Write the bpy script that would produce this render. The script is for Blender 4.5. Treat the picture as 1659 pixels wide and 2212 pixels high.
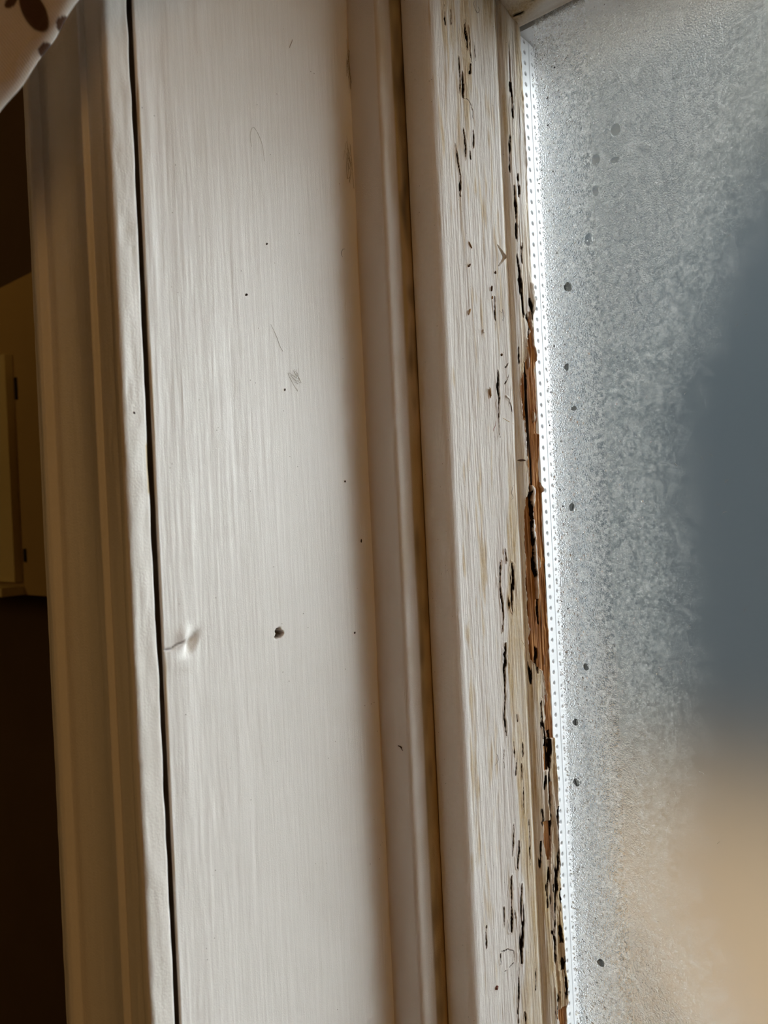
import bpy, bmesh, math, random
import numpy as np
from mathutils import Vector, Matrix

# ------------------------------------------------------------------ scene, camera, sky, lights, exposure
for o in list(bpy.data.objects):
    bpy.data.objects.remove(o)
SC = bpy.context.scene
COL = SC.collection
R = math.radians
SC.view_settings.view_transform = 'Standard'
SC.view_settings.look = 'None'
SC.view_settings.gamma = 1.0
SC.view_settings.use_curve_mapping = False
SC.view_settings.exposure = 0.0
SC.cycles.use_denoising = True
SC.cycles.max_bounces = 14
SC.cycles.transmission_bounces = 12
SC.cycles.transparent_max_bounces = 16
SC.cycles.diffuse_bounces = 5
SC.cycles.caustics_refractive = True
SC.cycles.blur_glossy = 0.3
SC.cycles.sample_clamp_indirect = 0.0

cam_d = bpy.data.cameras.new('camera')
cam = bpy.data.objects.new('camera', cam_d)
COL.objects.link(cam)
cam_d.sensor_width = 36.0
cam_d.lens = 27.03
cam_d.clip_start = 0.01
cam_d.dof.use_dof = True
cam_d.dof.focus_distance = 0.305
cam_d.dof.aperture_fstop = 15.0
cam.matrix_world = Matrix.Translation((0.2, 0, 0)) @ Matrix.Rotation(R(40), 4, 'Z') @ Matrix.Rotation(R(90), 4, 'X') @ Matrix.Rotation(R(-2.69), 4, 'Z')
SC.camera = cam

SKY_BASE, SKY_GLOW = 3.8, 23.0
WARM_FILL = 1.0

world = bpy.data.worlds.new('overcast_sky')
SC.world = world
world.use_nodes = True
wn = world.node_tree
wn.nodes.clear()
def N(nt, typ, **kw):
    n = nt.nodes.new(typ)
    for k, v in kw.items():
        setattr(n, k, v)
    return n
tc = N(wn, 'ShaderNodeTexCoord')
dotn = N(wn, 'ShaderNodeVectorMath', operation='DOT_PRODUCT')
gd = Vector((0.80, 0.42, 0.43)).normalized()
dotn.inputs[1].default_value = gd
wn.links.new(tc.outputs['Generated'], dotn.inputs[0])
mx = N(wn, 'ShaderNodeMath', operation='MAXIMUM'); mx.inputs[1].default_value = 0
wn.links.new(dotn.outputs['Value'], mx.inputs[0])
pw = N(wn, 'ShaderNodeMath', operation='POWER'); pw.inputs[1].default_value = 6.0
wn.links.new(mx.outputs[0], pw.inputs[0])
ma = N(wn, 'ShaderNodeMath', operation='MULTIPLY_ADD'); ma.inputs[1].default_value = SKY_GLOW; ma.inputs[2].default_value = SKY_BASE
wn.links.new(pw.outputs[0], ma.inputs[0])
bgn = N(wn, 'ShaderNodeBackground')
bgn.inputs['Color'].default_value = (0.92, 0.96, 1.0, 1)
wn.links.new(ma.outputs[0], bgn.inputs['Strength'])
wo = N(wn, 'ShaderNodeOutputWorld')
wn.links.new(bgn.outputs[0], wo.inputs['Surface'])

ld = bpy.data.lights.new('warm_fill_light', 'POINT')  # unseen warm fill light, added to brighten the room-side faces
ld.energy = 18.0 * WARM_FILL
ld.color = (1.0, 0.57, 0.21)
ld.shadow_soft_size = 0.34
lo = bpy.data.objects.new('warm_fill_light', ld)
lo.location = (1.80, -0.86, 0.80)
COL.objects.link(lo)

ld2 = bpy.data.lights.new('recess_fill_light', 'POINT')  # second unseen fill, added to lift the recess and casing front
ld2.energy = 5.5 * WARM_FILL
ld2.color = (1.0, 0.62, 0.24)
ld2.shadow_soft_size = 0.3
lo2 = bpy.data.objects.new('recess_fill_light', ld2)
lo2.location = (-1.0, -1.1, 0.45)
COL.objects.link(lo2)

# measured positions on the real surfaces (metres or millimetres, bead tables: fraction across the bead)
CRACKS = [[[[267.59,199.13],[267.03,195.5],[267.51,190.02]],0.33],[[[263.9,176.41],[263.37,173.03],[263.75,170.35],[263.7,165.65]],0.44],[[[263.7,165.65],[266.36,166.19],[268.33,164.98],[269.62,162.38],[269.37,158.87]],0.176],[[[263.12,153.66],[263.29,148.1],[263.92,140.79]],0.275],[[[269.36,154.7],[268.78,146.93]],0.22],[[[266.3,145.25],[266.61,141.57]],0.275],[[[257.66,145.46],[258.57,138.33],[259.61,133.05],[259.29,124.62]],0.275],[[[269.58,181.92],[268.64,177.21]],0.275],[[[267.5,193.8],[268.14,186.48]],0.275],[[[254.25,199.44],[254.5,191.29]],0.198],[[[258.42,199.38],[258.53,192.95]],0.198],[[[269.76,196.61],[269.66,187.07],[270.52,182.65]],0.22],[[[262.02,182.25],[262.19,176.71],[261.8,167.24]],0.176],[[[272.71,192.08],[273.06,184.56]],0.176],[[[278.71,87.91],[278.45,76.25]],0.198],[[[278.55,56.89],[277.71,50.05],[278.29,45.25],[277.36,41.33],[277.3,36.49]],0.44],[[[277.3,36.49],[277.66,28.78]],0.198],[[[285.54,60.51],[283.76,58.37]],0.22],[[[285.81,55.62],[284.0,53.1],[282.55,51.02]],0.176],[[[285.04,45.73],[286.62,40.91],[287.05,37.98]],0.198],[[[277.57,-17.6],[277.4,-23.97]],0.33],[[[274.07,-22.16],[273.03,-31.65],[273.21,-37.41],[274.18,-45.19],[273.67,-51.83]],0.33],[[[282.23,-23.77],[281.94,-31.55],[280.53,-37.25],[280.25,-45.0]],0.55],[[[278.22,-37.97],[278.49,-42.84]],0.275],[[[274.55,-56.75],[274.18,-61.49],[274.2,-65.33],[273.12,-67.06],[272.94,-77.55],[271.91,-86.88],[272.56,-94.67]],0.495],[[[280.5,-87.23],[280.55,-90.74]],0.22],[[[277.1,-97.69],[276.82,-105.34]],0.22],[[[283.41,-100.2],[283.28,-106.04]],0.33],[[[282.41,-108.74],[281.56,-115.34]],0.275],[[[274.45,-131.59],[272.81,-144.45]],0.33],[[[277.7,-139.39],[275.79,-151.27]],0.33],[[[271.61,-151.66],[270.29,-164.49],[270.85,-169.48]],0.33],[[[270.31,-168.31],[269.81,-174.75]],0.55],[[[278.18,-157.94],[276.81,-167.07],[276.85,-174.8],[275.67,-189.71]],0.66],[[[272.68,-166.39],[272.7,-170.23]],0.22],[[[266.05,-162.82],[265.12,-170.91]],0.22],[[[254.11,-165.43],[253.16,-174.19]],0.22],[[[262.34,-179.1],[264.71,-180.13],[267.19,-180.26],[270.76,-182.77],[271.09,-186.72]],0.132],[[[261.98,-179.87],[261.92,-184.52]],0.143],[[[264.08,-188.3],[267.19,-188.2],[270.4,-187.36]],0.132],[[[273.8,-188.88],[272.47,-201.66],[271.57,-213.06]],0.286],[[[276.32,-210.24],[276.86,-215.71]],0.33],[[[282.62,-118.56],[282.35,-130.21]],0.176],[[[285.45,-133.13],[285.18,-144.84],[284.89,-152.59]],0.176],[[[285.44,-196.03],[284.34,-205.35]],0.154],[[[270.28,-99.83],[270.02,-107.37]],0.154],[[[278.08,-105.66],[277.56,-112.29]],0.22]]
BEAD_CRACKS = [[[[0.483,181.66],[0.501,176.51],[0.489,169.85]],0.026],[[[0.342,159.19],[0.292,145.1]],0.026],[[[0.572,142.56],[0.605,135.97]],0.031],[[[0.435,129.37],[0.411,120.29],[0.412,116.22]],0.031],[[[0.383,136.65],[0.42,126.37]],0.021],[[[0.602,113.68],[0.587,106.62]],0.026],[[[0.409,107.07],[0.44,99.87],[0.509,91.58],[0.527,86.47],[0.556,83.36]],0.062],[[[0.81,88.9],[0.905,85.67],[0.934,82.59]],0.042],[[[0.662,82.13],[0.735,78.95],[0.714,74.95]],0.042],[[[0.272,67.62],[0.269,62.53]],0.031],[[[0.571,55.95],[0.546,46.85],[0.504,38.78]],0.031],[[[0.453,7.33],[0.494,2.23],[0.483,-4.27]],0.062],[[[0.486,-7.93],[0.5,-18.09],[0.527,-30.27]],0.031],[[[0.63,-40.39],[0.6,-50.53]],0.031],[[[0.039,-69.3],[0.068,-72.34],[0.119,-75.36]],0.062],[[[0.184,-71.21],[0.161,-75.73]],0.047],[[[0.471,-62.8],[0.429,-70.97]],0.026],[[[1.069,-58.31],[1.016,-64.38]],0.052],[[[0.797,-100.9],[0.785,-106.97],[0.729,-113.13]],0.073],[[[0.56,-96.2],[0.588,-103.25]],0.042],[[[0.761,-115.09],[0.672,-123.34],[0.691,-131.38],[0.666,-139.52]],0.052],[[[0.521,-87.12],[0.5,-95.27]],0.026],[[[0.967,-134.79],[0.939,-142.88],[0.912,-150.98],[0.821,-159.26],[0.683,-165.7],[0.738,-166.54],[0.683,-172.76]],0.062],[[[0.48,-158.21],[0.421,-165.49],[0.384,-168.64],[0.424,-172.58]],0.057],[[[0.956,-153.87],[0.942,-162.92]],0.031],[[[0.953,-170.9],[0.91,-178.04]],0.047],[[[0.677,-173.78],[0.659,-176.86]],0.073],[[[0.651,-178.3],[0.627,-186.04]],0.036],[[[0.493,-185.51],[0.624,-190.09],[0.637,-198.09]],0.026],[[[0.82,-186.36],[0.836,-190.31]],0.052],[[[0.385,-133.08],[0.363,-137.19]],0.042],[[[0.543,-119.55],[0.488,-121.68]],0.052],[[[0.209,-146.74],[0.168,-155.02]],0.021],[[[0.622,-214.25],[0.559,-222.59]],0.031],[[[0.936,-198.93],[0.924,-206.95],[0.875,-215.15]],0.042],[[[0.851,-200.46],[0.861,-202.02]],0.062]]
WOOD = [[84.55,0.764,0.876],[81.0,0.723,0.879],[75.78,0.808,0.942],[72.02,0.654,0.943],[67.04,0.606,0.939],[64.07,0.568,0.99],[61.16,0.486,1.041],[59.21,0.431,1.031],[55.28,0.343,1.054],[49.24,0.29,1.067],[43.07,0.325,1.08],[37.37,0.318,1.096],[36.44,0.425,1.092],[31.78,0.401,1.067],[31.31,0.465,1.11],[26.7,0.397,1.086],[21.58,0.437,1.06],[16.49,0.434,1.034],[12.41,0.457,1.013],[7.33,0.453,0.987],[4.33,0.349,1.015],[2.74,0.274,1.051],[-1.73,0.228,1.073],[-7.85,0.197,1.064],[-13.97,0.144,1.055],[-20.11,0.134,1.068],[-22.15,0.191,1.057],[-28.29,0.159,1.07],[-34.44,0.106,1.084],[-38.51,0.152,1.107],[-44.66,0.12,1.12],[-51.8,0.173,1.128],[-53.82,0.207,1.118],[-56.94,0.124,1.146],[-63.09,0.115,1.115],[-66.11,0.166,1.099],[-68.99,0.373,1.106],[-72.77,0.662,1.107],[-78.78,0.719,1.096],[-86.93,0.676,1.074],[-97.09,0.643,1.039],[-101.14,0.643,1.038],[-102.9,0.807,1.049]]
WOOD_PATCHES = [[[-102.33,0.527,0.769],[-108.48,0.495,0.757],[-115.57,0.5,0.696]],[[-111.51,0.5,0.784],[-113.93,0.509,0.748]],[[-137.14,0.385,0.705],[-144.35,0.347,0.643],[-146.83,0.334,0.629],[-148.67,0.407,0.618],[-152.21,0.451,0.576],[-154.21,0.46,0.523]],[[-220.18,0.645,0.887],[-223.19,0.646,0.906],[-229.2,0.649,0.905]],[[-121.34,0.662,0.791],[-130.45,0.653,0.739]]]
RIDGE = [[0.545,7.89],[0.646,5.8],[0.55,0.17],[0.507,-3.87],[0.542,-9.97],[0.567,-18.09],[0.582,-28.24],[0.584,-36.35],[0.586,-40.4]]
EDGE = [[211.0,-0.2],[179.43,0.0],[151.65,0.4],[139.69,-0.2],[107.67,-0.4],[98.62,0.0],[97.21,1.0],[89.56,1.6],[85.93,1.2000000000000002],[83.92,0.4],[79.48,-0.2],[70.38,-0.2],[68.96,0.8],[66.33,1.2000000000000002],[64.91,1.0],[59.24,0.0],[49.09,0.2],[37.91,0.0],[32.81,-0.6000000000000001],[31.59,-0.4],[30.98,1.0],[28.74,1.0],[23.63,0.4],[18.53,-0.4],[8.3,-0.6000000000000001],[7.07,0.4],[-1.96,0.0],[-12.23,-0.4],[-22.52,0.0],[-24.58,0.4],[-26.64,0.0],[-39.03,0.2],[-53.52,0.2],[-55.6,0.8],[-63.9,0.4],[-74.3,0.4],[-88.89,0.4],[-105.62,0.4],[-124.51,0.8],[-135.03,0.6000000000000001],[-156.14,0.4],[-166.73,0.4],[-174.16,0.6000000000000001],[-190.1,0.4],[-207.17,0.4],[-212.51,1.0],[-215.29,0.8],[-218.93,0.8],[-222.14,0.0],[-235.45,-0.6000000000000001]]
P = {"chip1":[0.0306,0.2637,0.10588],"chip2":[0.03045,0.26222,0.09754],"chip3":[0.03214,0.27916,0.09787],"chip4":[0.03183,0.27611,0.09056],"chip5":[0.03187,0.27646,0.08696],"chip6":[0.03031,0.26084,0.07866],"chip7":[0.03229,0.28064,0.06351],"chip8":[0.03141,0.27189,0.0469],"chip9":[0.03314,0.28921,0.01927],"blob":[0.03118,0.26951,0.07197],"curl":[0.03248,0.28257,0.10534],"hair":[0.03254,0.28319,0.08023],"redf":[0.03165,0.27425,0.03327],"yelf":[0.03252,0.28299,0.036],"wht":[0.0326,0.28377,0.04603],"crumb":[0.03006,0.25834,-0.1918],"fib2":[0.03074,0.26516,-0.10231],"fib3":[0.03258,0.28358,0.00608],"hair2":[0.0317,0.27475,0.20749],"fib4":[0.03302,0.28803,-0.05883],"dent":[0,0.14091,-0.03611],"hole":[0,0.17878,-0.04013],"sp1":[0,0.17138,0.07547],"sp2":[0,0.18696,0.0448],"sp3":[0,0.18167,0.09514],"sp4":[0,0.21596,0.01237],"sp5":[0,0.21743,-0.04579],"sp6":[0,0.22365,-0.01076],"tan1":[0,0.22649,0.13799],"tan2":[0,0.19244,0.04979],"thr1":[0,0.18075,0.12824],"thr2":[0,0.19798,0.17197],"thr3":[0,0.18471,0.06119],"thr4":[0,0.22866,0.17712],"thr5":[0,0.22077,0.10118],"fly":[0.00983,0.2299,-0.09127],"spe":[0,0.12662,0.03247],"d1":[0.05009,0.305,0.05844],"d2":[0.0494,0.305,-0.0016],"d3":[0.05261,0.305,0.04043],"d4":[0.06752,0.305,0.14178],"d5":[0.06689,0.305,0.1291],"d6":[0.06285,0.305,0.10996],"d7":[0.05623,0.305,0.16182],"d8":[0.07658,0.305,0.15104],"d9":[0.07561,0.305,0.1391],"d10":[0.05256,0.305,-0.07021],"d11":[0.04655,0.305,-0.12165],"d12":[0.05247,0.305,0.09232],"d13":[0.04551,0.305,-0.12084],"d14":[0.05298,0.305,-0.19656],"d15":[0.0464,0.305,-0.09463],"sp_r1":[0.034,0.31222,-0.00345],"sp_r1b":[0.034,0.31217,-0.00846],"sp_seam":[0.034,0.31616,-0.00357],"sp_r2":[0.034,0.31882,-0.00365],"c1":[0.01456,0.10548,0.13729],"c2":[-0.00118,0.09227,0.11029],"c3":[0.01137,0.1028,0.13074],"c4":[0.0069,0.09905,0.1245],"oval":[0.00607,0.09836,0.13492],"oa":[0.00404,0.09665,0.13745],"ob":[0.00769,0.09972,0.1312],"ot":[0.00433,0.0969,0.14045],"o2":[0.01177,0.10314,0.13168],"o3":[0.00785,0.09985,0.12517],"o4":[0.00147,0.09449,0.13785],"cas":[-0.05467,0.1245,0.00541]}
LINT = [[0.10562,0.17796],[0.10615,0.17064],[0.11098,0.17473],[0.10467,0.16504],[0.10635,0.15603],[0.10403,0.15106],[0.11108,0.14717],[0.10851,0.13932],[0.09167,0.11697],[0.131,0.12162],[0.11799,0.09695],[0.11182,0.07393],[0.12261,0.06634],[0.11941,0.06302],[0.09927,0.04045],[0.09448,0.02566],[0.09445,0.0133],[0.10783,0.01547],[0.10455,0.01485],[0.10953,-0.00314],[0.11172,-0.00638],[0.08899,-0.0258],[0.09688,-0.04997],[0.09316,-0.06477],[0.08982,-0.07057],[0.08444,-0.0676],[0.09317,-0.10722],[0.09883,-0.1071],[0.08801,-0.11736],[0.11749,-0.04287],[0.11308,0.00543],[0.08269,-0.02157],[0.12665,0.16537],[0.13133,0.16503],[0.1324,0.13618],[0.12096,0.14553],[0.10387,-0.13289],[0.1228,0.1141],[0.10811,0.10806],[0.12001,0.11325]]

# ------------------------------------------------------------------ helpers
rng = np.random.default_rng(7)
random.seed(7)

def tag(o, label=None, cat=None, kind=None, group=None):
    if label: o['label'] = label
    if cat: o['category'] = cat
    if kind: o['kind'] = kind
    if group: o['group'] = group
    return o

def link(o, parent=None):
    COL.objects.link(o)
    if parent is not None:
        o.parent = parent
    return o

def empty(name, loc=(0, 0, 0)):
    o = bpy.data.objects.new(name, None)
    o.location = loc
    o.empty_display_size = 0.01
    return link(o)

def mesh_np(name, verts, quads, mat, parent=None, smooth=True, attrs=None, caps=()):
    """one mesh object from numpy arrays; caps = lists of vertex indices closing it"""
    me = bpy.data.meshes.new(name)
    nv, nq = len(verts), len(quads)
    loops = np.asarray(quads, dtype=np.int32).ravel()
    starts = np.arange(0, nq * 4, 4, dtype=np.int32)
    totals = np.full(nq, 4, dtype=np.int32)
    for c in caps:
        starts = np.append(starts, len(loops)).astype(np.int32)
        totals = np.append(totals, len(c)).astype(np.int32)
        loops = np.append(loops, np.asarray(c, dtype=np.int32)).astype(np.int32)
    me.vertices.add(nv)
    me.vertices.foreach_set('co', np.asarray(verts, dtype=np.float32).ravel())
    me.loops.add(len(loops))
    me.loops.foreach_set('vertex_index', loops)
    me.polygons.add(len(starts))
    me.polygons.foreach_set('loop_start', starts)
    me.polygons.foreach_set('loop_total', totals)
    me.update(calc_edges=True)
    me.validate()
    me.polygons.foreach_set('use_smooth', np.full(len(me.polygons), smooth))
    if attrs is not None:
        a = me.color_attributes.new('mask', 'FLOAT_COLOR', 'POINT')
        a.data.foreach_set('color', np.asarray(attrs, dtype=np.float32).ravel())
    me.materials.append(mat)
    return link(bpy.data.objects.new(name, me), parent)

def grid_quads(ns, nz, closed=False, off=0):
    i = np.arange(ns if closed else ns - 1)[:, None]
    j = np.arange(nz - 1)[None, :]
    i2 = (i + 1) % ns
    q = np.stack([i * nz + j, i2 * nz + j, i2 * nz + j + 1, i * nz + j + 1], -1)
    return q.reshape(-1, 4) + off

def resample(pts, d):
    """walk a polyline at spacing d; each corner is kept"""
    out = [np.array(pts[0], float)]
    for a, b in zip(pts[:-1], pts[1:]):
        a = np.array(a, float); b = np.array(b, float)
        n = max(1, int(math.ceil(np.linalg.norm(b - a) / d)))
        for k in range(1, n + 1):
            out.append(a + (b - a) * k / n)
    return np.array(out)

def round_poly(pts, radii, n=6):
    """fillet the inner corners of an open polyline"""
    out = [pts[0]]
    for k in range(1, len(pts) - 1):
        p0, p, p1 = (np.array(q, float) for q in (pts[k - 1], pts[k], pts[k + 1]))
        r = radii.get(k, 0)
        if r <= 0:
            out.append(tuple(p)); continue
        a = p + (p0 - p) / np.linalg.norm(p0 - p) * r
        b = p + (p1 - p) / np.linalg.norm(p1 - p) * r
        for t in np.linspace(0, 1, n):
            out.append(tuple((1 - t) ** 2 * a + 2 * t * (1 - t) * p + t * t * b))
    out.append(pts[-1])
    return out

def field(ns, nz, ss, sz, seed):
    """smooth random field, unit variance, correlation ss cells across and sz cells along"""
    g = np.random.default_rng(seed).standard_normal((ns, nz)).astype(np.float32)
    f = np.fft.rfft2(g)
    a = np.fft.fftfreq(ns)[:, None]; b = np.fft.rfftfreq(nz)[None, :]
    f *= np.exp(-2 * (math.pi ** 2) * ((a * ss) ** 2 + (b * sz) ** 2))
    o = np.fft.irfft2(f, s=(ns, nz))
    return (o / (o.std() + 1e-9)).astype(np.float32)

def sm(x, a, b):
    t = np.clip((x - a) / (b - a), 0, 1)
    return t * t * (3 - 2 * t)

def poly_dist(S, Z, pl, zw=1.0):
    """distance of every grid node to a polyline; zw scales the along-grain axis"""
    d = np.full(np.broadcast(S, Z).shape, 1e9, np.float32)
    for (a, b) in zip(pl[:-1], pl[1:]):
        ax, az = a; bx, bz = b
        vx, vz = bx - ax, (bz - az) * zw
        L = vx * vx + vz * vz + 1e-12
        t = np.clip(((S - ax) * vx + (Z - az) * zw * vz) / L, 0, 1)
        d = np.minimum(d, np.hypot(S - ax - t * vx, (Z - az) * zw - t * vz))
    return d

def sweep_z(name, prof, z, mat, parent=None, disp=None, attrs=None, smooth=True):
    """closed (x,y) profile swept straight up; disp (ns,nz) moves nodes along the profile's outward normal"""
    P = np.asarray(prof, float)
    t = np.roll(P, -1, 0) - np.roll(P, 1, 0)
    n = np.stack([t[:, 1], -t[:, 0]], 1)
    n /= np.linalg.norm(n, axis=1)[:, None] + 1e-12
    area = np.sum(P[:, 0] * np.roll(P[:, 1], -1) - np.roll(P[:, 0], -1) * P[:, 1])
    if area < 0: n = -n
    ns, nz = len(P), len(z)
    V = np.empty((ns, nz, 3), np.float32)
    d = 0 if disp is None else disp
    V[..., 0] = P[:, 0][:, None] + n[:, 0][:, None] * d
    V[..., 1] = P[:, 1][:, None] + n[:, 1][:, None] * d
    V[..., 2] = np.asarray(z)[None, :]
    q = grid_quads(ns, nz, True)
    if area < 0: q = q[:, ::-1]
    i = np.arange(ns) * nz
    caps = [list(i if area < 0 else i[::-1]), list((i + nz - 1)[::-1] if area < 0 else i + nz - 1)]
    return mesh_np(name, V.reshape(-1, 3), q, mat, parent, smooth, None if attrs is None else attrs.reshape(-1, 4), caps)

def box(name, lo, hi, mat, parent=None, bev=0.0):
    bm = bmesh.new()
    bmesh.ops.create_cube(bm, size=1)
    for v in bm.verts:
        v.co = Vector([lo[k] + (v.co[k] + .5) * (hi[k] - lo[k]) for k in range(3)])
    if bev:
        bmesh.ops.bevel(bm, geom=list(bm.edges), offset=bev, segments=3, affect='EDGES', profile=.6)
    me = bpy.data.meshes.new(name); bm.to_mesh(me); bm.free()
    me.materials.append(mat)
    return link(bpy.data.objects.new(name, me), parent)

def tube(name, pts, r, mat, parent=None, sides=6, taper=True):
    """a thin curved solid through pts (fibre, thread, splinter)"""
    P = [Vector(p) for p in pts]
    if len(P) > 2:                                        # smooth the path a little
        Q = []
        for k in range(len(P) - 1):
            p0, p1, p2, p3 = P[max(k - 1, 0)], P[k], P[k + 1], P[min(k + 2, len(P) - 1)]
            for t in (0, .25, .5, .75):
                Q.append(.5 * ((2 * p1) + (p2 - p0) * t + (2 * p0 - 5 * p1 + 4 * p2 - p3) * t * t + (3 * p1 - p0 - 3 * p2 + p3) * t ** 3))
        P = Q + [P[-1]]
    V = []
    n = len(P)
    for k in range(n):
        d = (P[min(k + 1, n - 1)] - P[max(k - 1, 0)]).normalized()
        a = d.orthogonal().normalized(); b = d.cross(a)
        rr = r * (.45 + .55 * math.sin(math.pi * (k + .5) / n)) if taper else r
        for s in range(sides):
            w = 2 * math.pi * s / sides
            V.append(P[k] + rr * (math.cos(w) * a + math.sin(w) * b))
    V = np.array([tuple(v) for v in V]).reshape(n, sides, 3).transpose(1, 0, 2)
    q = grid_quads(sides, n, True)
    i = np.arange(sides) * n
    return mesh_np(name, V.reshape(-1, 3), q, mat, parent, True, None, [list(i[::-1]), list(i + n - 1)])

def blob(name, c, ax, seed, mat, parent=None, jag=.25, sub=2):
    """an irregular crumb: a jittered ball with its own half axes (three vectors)"""
    rn = random.Random(seed)
    bm = bmesh.new()
    bmesh.ops.create_icosphere(bm, subdivisions=sub, radius=1)
    M = Matrix((ax[0], ax[1], ax[2])).transposed()
    for v in bm.verts:
        k = 1 + rn.uniform(-jag, jag)
        v.co = M @ (v.co * k) + Vector(c)
    me = bpy.data.meshes.new(name); bm.to_mesh(me); bm.free()
    me.materials.append(mat)
    for p in me.polygons: p.use_smooth = jag < .15
    return link(bpy.data.objects.new(name, me), parent)

# ------------------------------------------------------------------ materials
def new_mat(name):
    m = bpy.data.materials.new(name)
    m.use_nodes = True
    nt = m.node_tree
    nt.nodes.clear()
    out = N(nt, 'ShaderNodeOutputMaterial')
    return m, nt, out

def noise(nt, scale, vec, detail=3, rough=.55):
    n = N(nt, 'ShaderNodeTexNoise')
    n.inputs['Scale'].default_value = scale
    n.inputs['Detail'].default_value = detail
    n.inputs['Roughness'].default_value = rough
    nt.links.new(vec, n.inputs['Vector'])
    return n

def obj_vec(nt, scale=(1, 1, 1)):
    t = N(nt, 'ShaderNodeTexCoord'); m = N(nt, 'ShaderNodeMapping')
    m.inputs['Scale'].default_value = scale
    nt.links.new(t.outputs['Object'], m.inputs['Vector'])
    return m.outputs['Vector']

def ramp(nt, src, stops):
    r = N(nt, 'ShaderNodeValToRGB')
    e = r.color_ramp.elements
    while len(e) < len(stops): e.new(.5)
    for k, (p, c) in enumerate(stops):
        e[k].position = p
        e[k].color = c if len(c) == 4 else (*c, 1)
    nt.links.new(src, r.inputs[0])
    return r.outputs['Color']

def mixc(nt, fac, a, b):
    m = N(nt, 'ShaderNodeMix', data_type='RGBA')
    for i, v in ((0, fac), (6, a), (7, b)):
        if hasattr(v, 'is_output'): nt.links.new(v, m.inputs[i])
        else: m.inputs[i].default_value = v if i == 0 else (*v, 1)
    return m.outputs[2]

def mth(nt, op, a, b=None, c=None, clamp=False):
    m = N(nt, 'ShaderNodeMath', operation=op, use_clamp=clamp)
    for i, v in enumerate((a, b, c)):
        if v is None: continue
        if hasattr(v, 'is_output'): nt.links.new(v, m.inputs[i])
        else: m.inputs[i].default_value = v
    return m.outputs[0]

def bump(nt, h, dist, strength=1.0, nrm=None):
    b = N(nt, 'ShaderNodeBump')
    b.inputs['Distance'].default_value = dist
    b.inputs['Strength'].default_value = strength
    nt.links.new(h, b.inputs['Height'])
    if nrm is not None: nt.links.new(nrm, b.inputs['Normal'])
    return b.outputs['Normal']

def principled(nt, out, col, rough=.5, spec=.4, nrm=None):
    p = N(nt, 'ShaderNodeBsdfPrincipled')
    if hasattr(col, 'is_output'): nt.links.new(col, p.inputs['Base Color'])
    else: p.inputs['Base Color'].default_value = (*col, 1)
    if hasattr(rough, 'is_output'): nt.links.new(rough, p.inputs['Roughness'])
    else: p.inputs['Roughness'].default_value = rough
    p.inputs['Specular IOR Level'].default_value = spec
    if nrm is not None: nt.links.new(nrm, p.inputs['Normal'])
    nt.links.new(p.outputs[0], out.inputs['Surface'])
    return p

def simple(name, col, rough=.6, spec=.3, var=.0, nscale=400, bmp=0.0):
    m, nt, out = new_mat(name)
    v = obj_vec(nt)
    c = col; nrm = None
    if var or bmp:
        n = noise(nt, nscale, v)
        if var:
            c = mixc(nt, n.outputs['Fac'], tuple(x * (1 - var) for x in col), tuple(min(1, x * (1 + var)) for x in col))
        if bmp: nrm = bump(nt, n.outputs['Fac'], bmp)
    principled(nt, out, c, rough, spec, nrm)
    return m

PAINT = (0.80, 0.775, 0.745)
def paint_mat(name, base=PAINT, grain=(900, 900, 55), gd=.00022, rough=.42, spec=.45, fine=2600, fd=.00006, specks=True, mottle=.04):
    """old brushed gloss paint over wood: long grain ripples, fine orange peel, a few dark pin specks; mask R = stain, B = dirt and painted gap shade"""
    m, nt, out = new_mat(name)
    v = obj_vec(nt); vg = obj_vec(nt, grain)
    g1 = noise(nt, 1.0, vg, 4, .6)
    g2 = noise(nt, fine, v, 2)
    big = noise(nt, 28, obj_vec(nt, (1, 1, .35)), 4)
    col = mixc(nt, big.outputs['Fac'], tuple(x * (1 - mottle) for x in base), tuple(min(1, x * (1 + mottle)) for x in base))
    at = N(nt, 'ShaderNodeVertexColor', layer_name='mask')
    sp = N(nt, 'ShaderNodeSeparateColor'); nt.links.new(at.outputs['Color'], sp.inputs[0])
    col = mixc(nt, sp.outputs[0], col, (0.50, 0.36, 0.17))
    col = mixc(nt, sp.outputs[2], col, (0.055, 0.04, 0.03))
    if specks:
        w = N(nt, 'ShaderNodeTexVoronoi'); w.inputs['Scale'].default_value = 230
        nt.links.new(v, w.inputs['Vector'])
        k = mth(nt, 'LESS_THAN', w.outputs['Distance'], .045)
        s2 = noise(nt, 60, v, 2)
        k = mth(nt, 'MULTIPLY', k, mth(nt, 'GREATER_THAN', s2.outputs['Fac'], .52))
        col = mixc(nt, mth(nt, 'MULTIPLY', k, .75), col, (0.13, 0.10, 0.07))
    nrm = bump(nt, g1.outputs['Fac'], gd)
    nrm = bump(nt, g2.outputs['Fac'], fd, 1, nrm)
    principled(nt, out, col, rough, spec, nrm)
    return m

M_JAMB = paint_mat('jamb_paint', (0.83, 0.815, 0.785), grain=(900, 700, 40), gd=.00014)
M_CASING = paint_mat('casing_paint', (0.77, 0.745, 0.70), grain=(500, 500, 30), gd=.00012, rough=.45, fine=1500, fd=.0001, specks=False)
M_STOP = paint_mat('stop_paint', (0.70, 0.655, 0.61), grain=(500, 500, 20), gd=.00008, rough=.5, specks=False)

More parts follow.
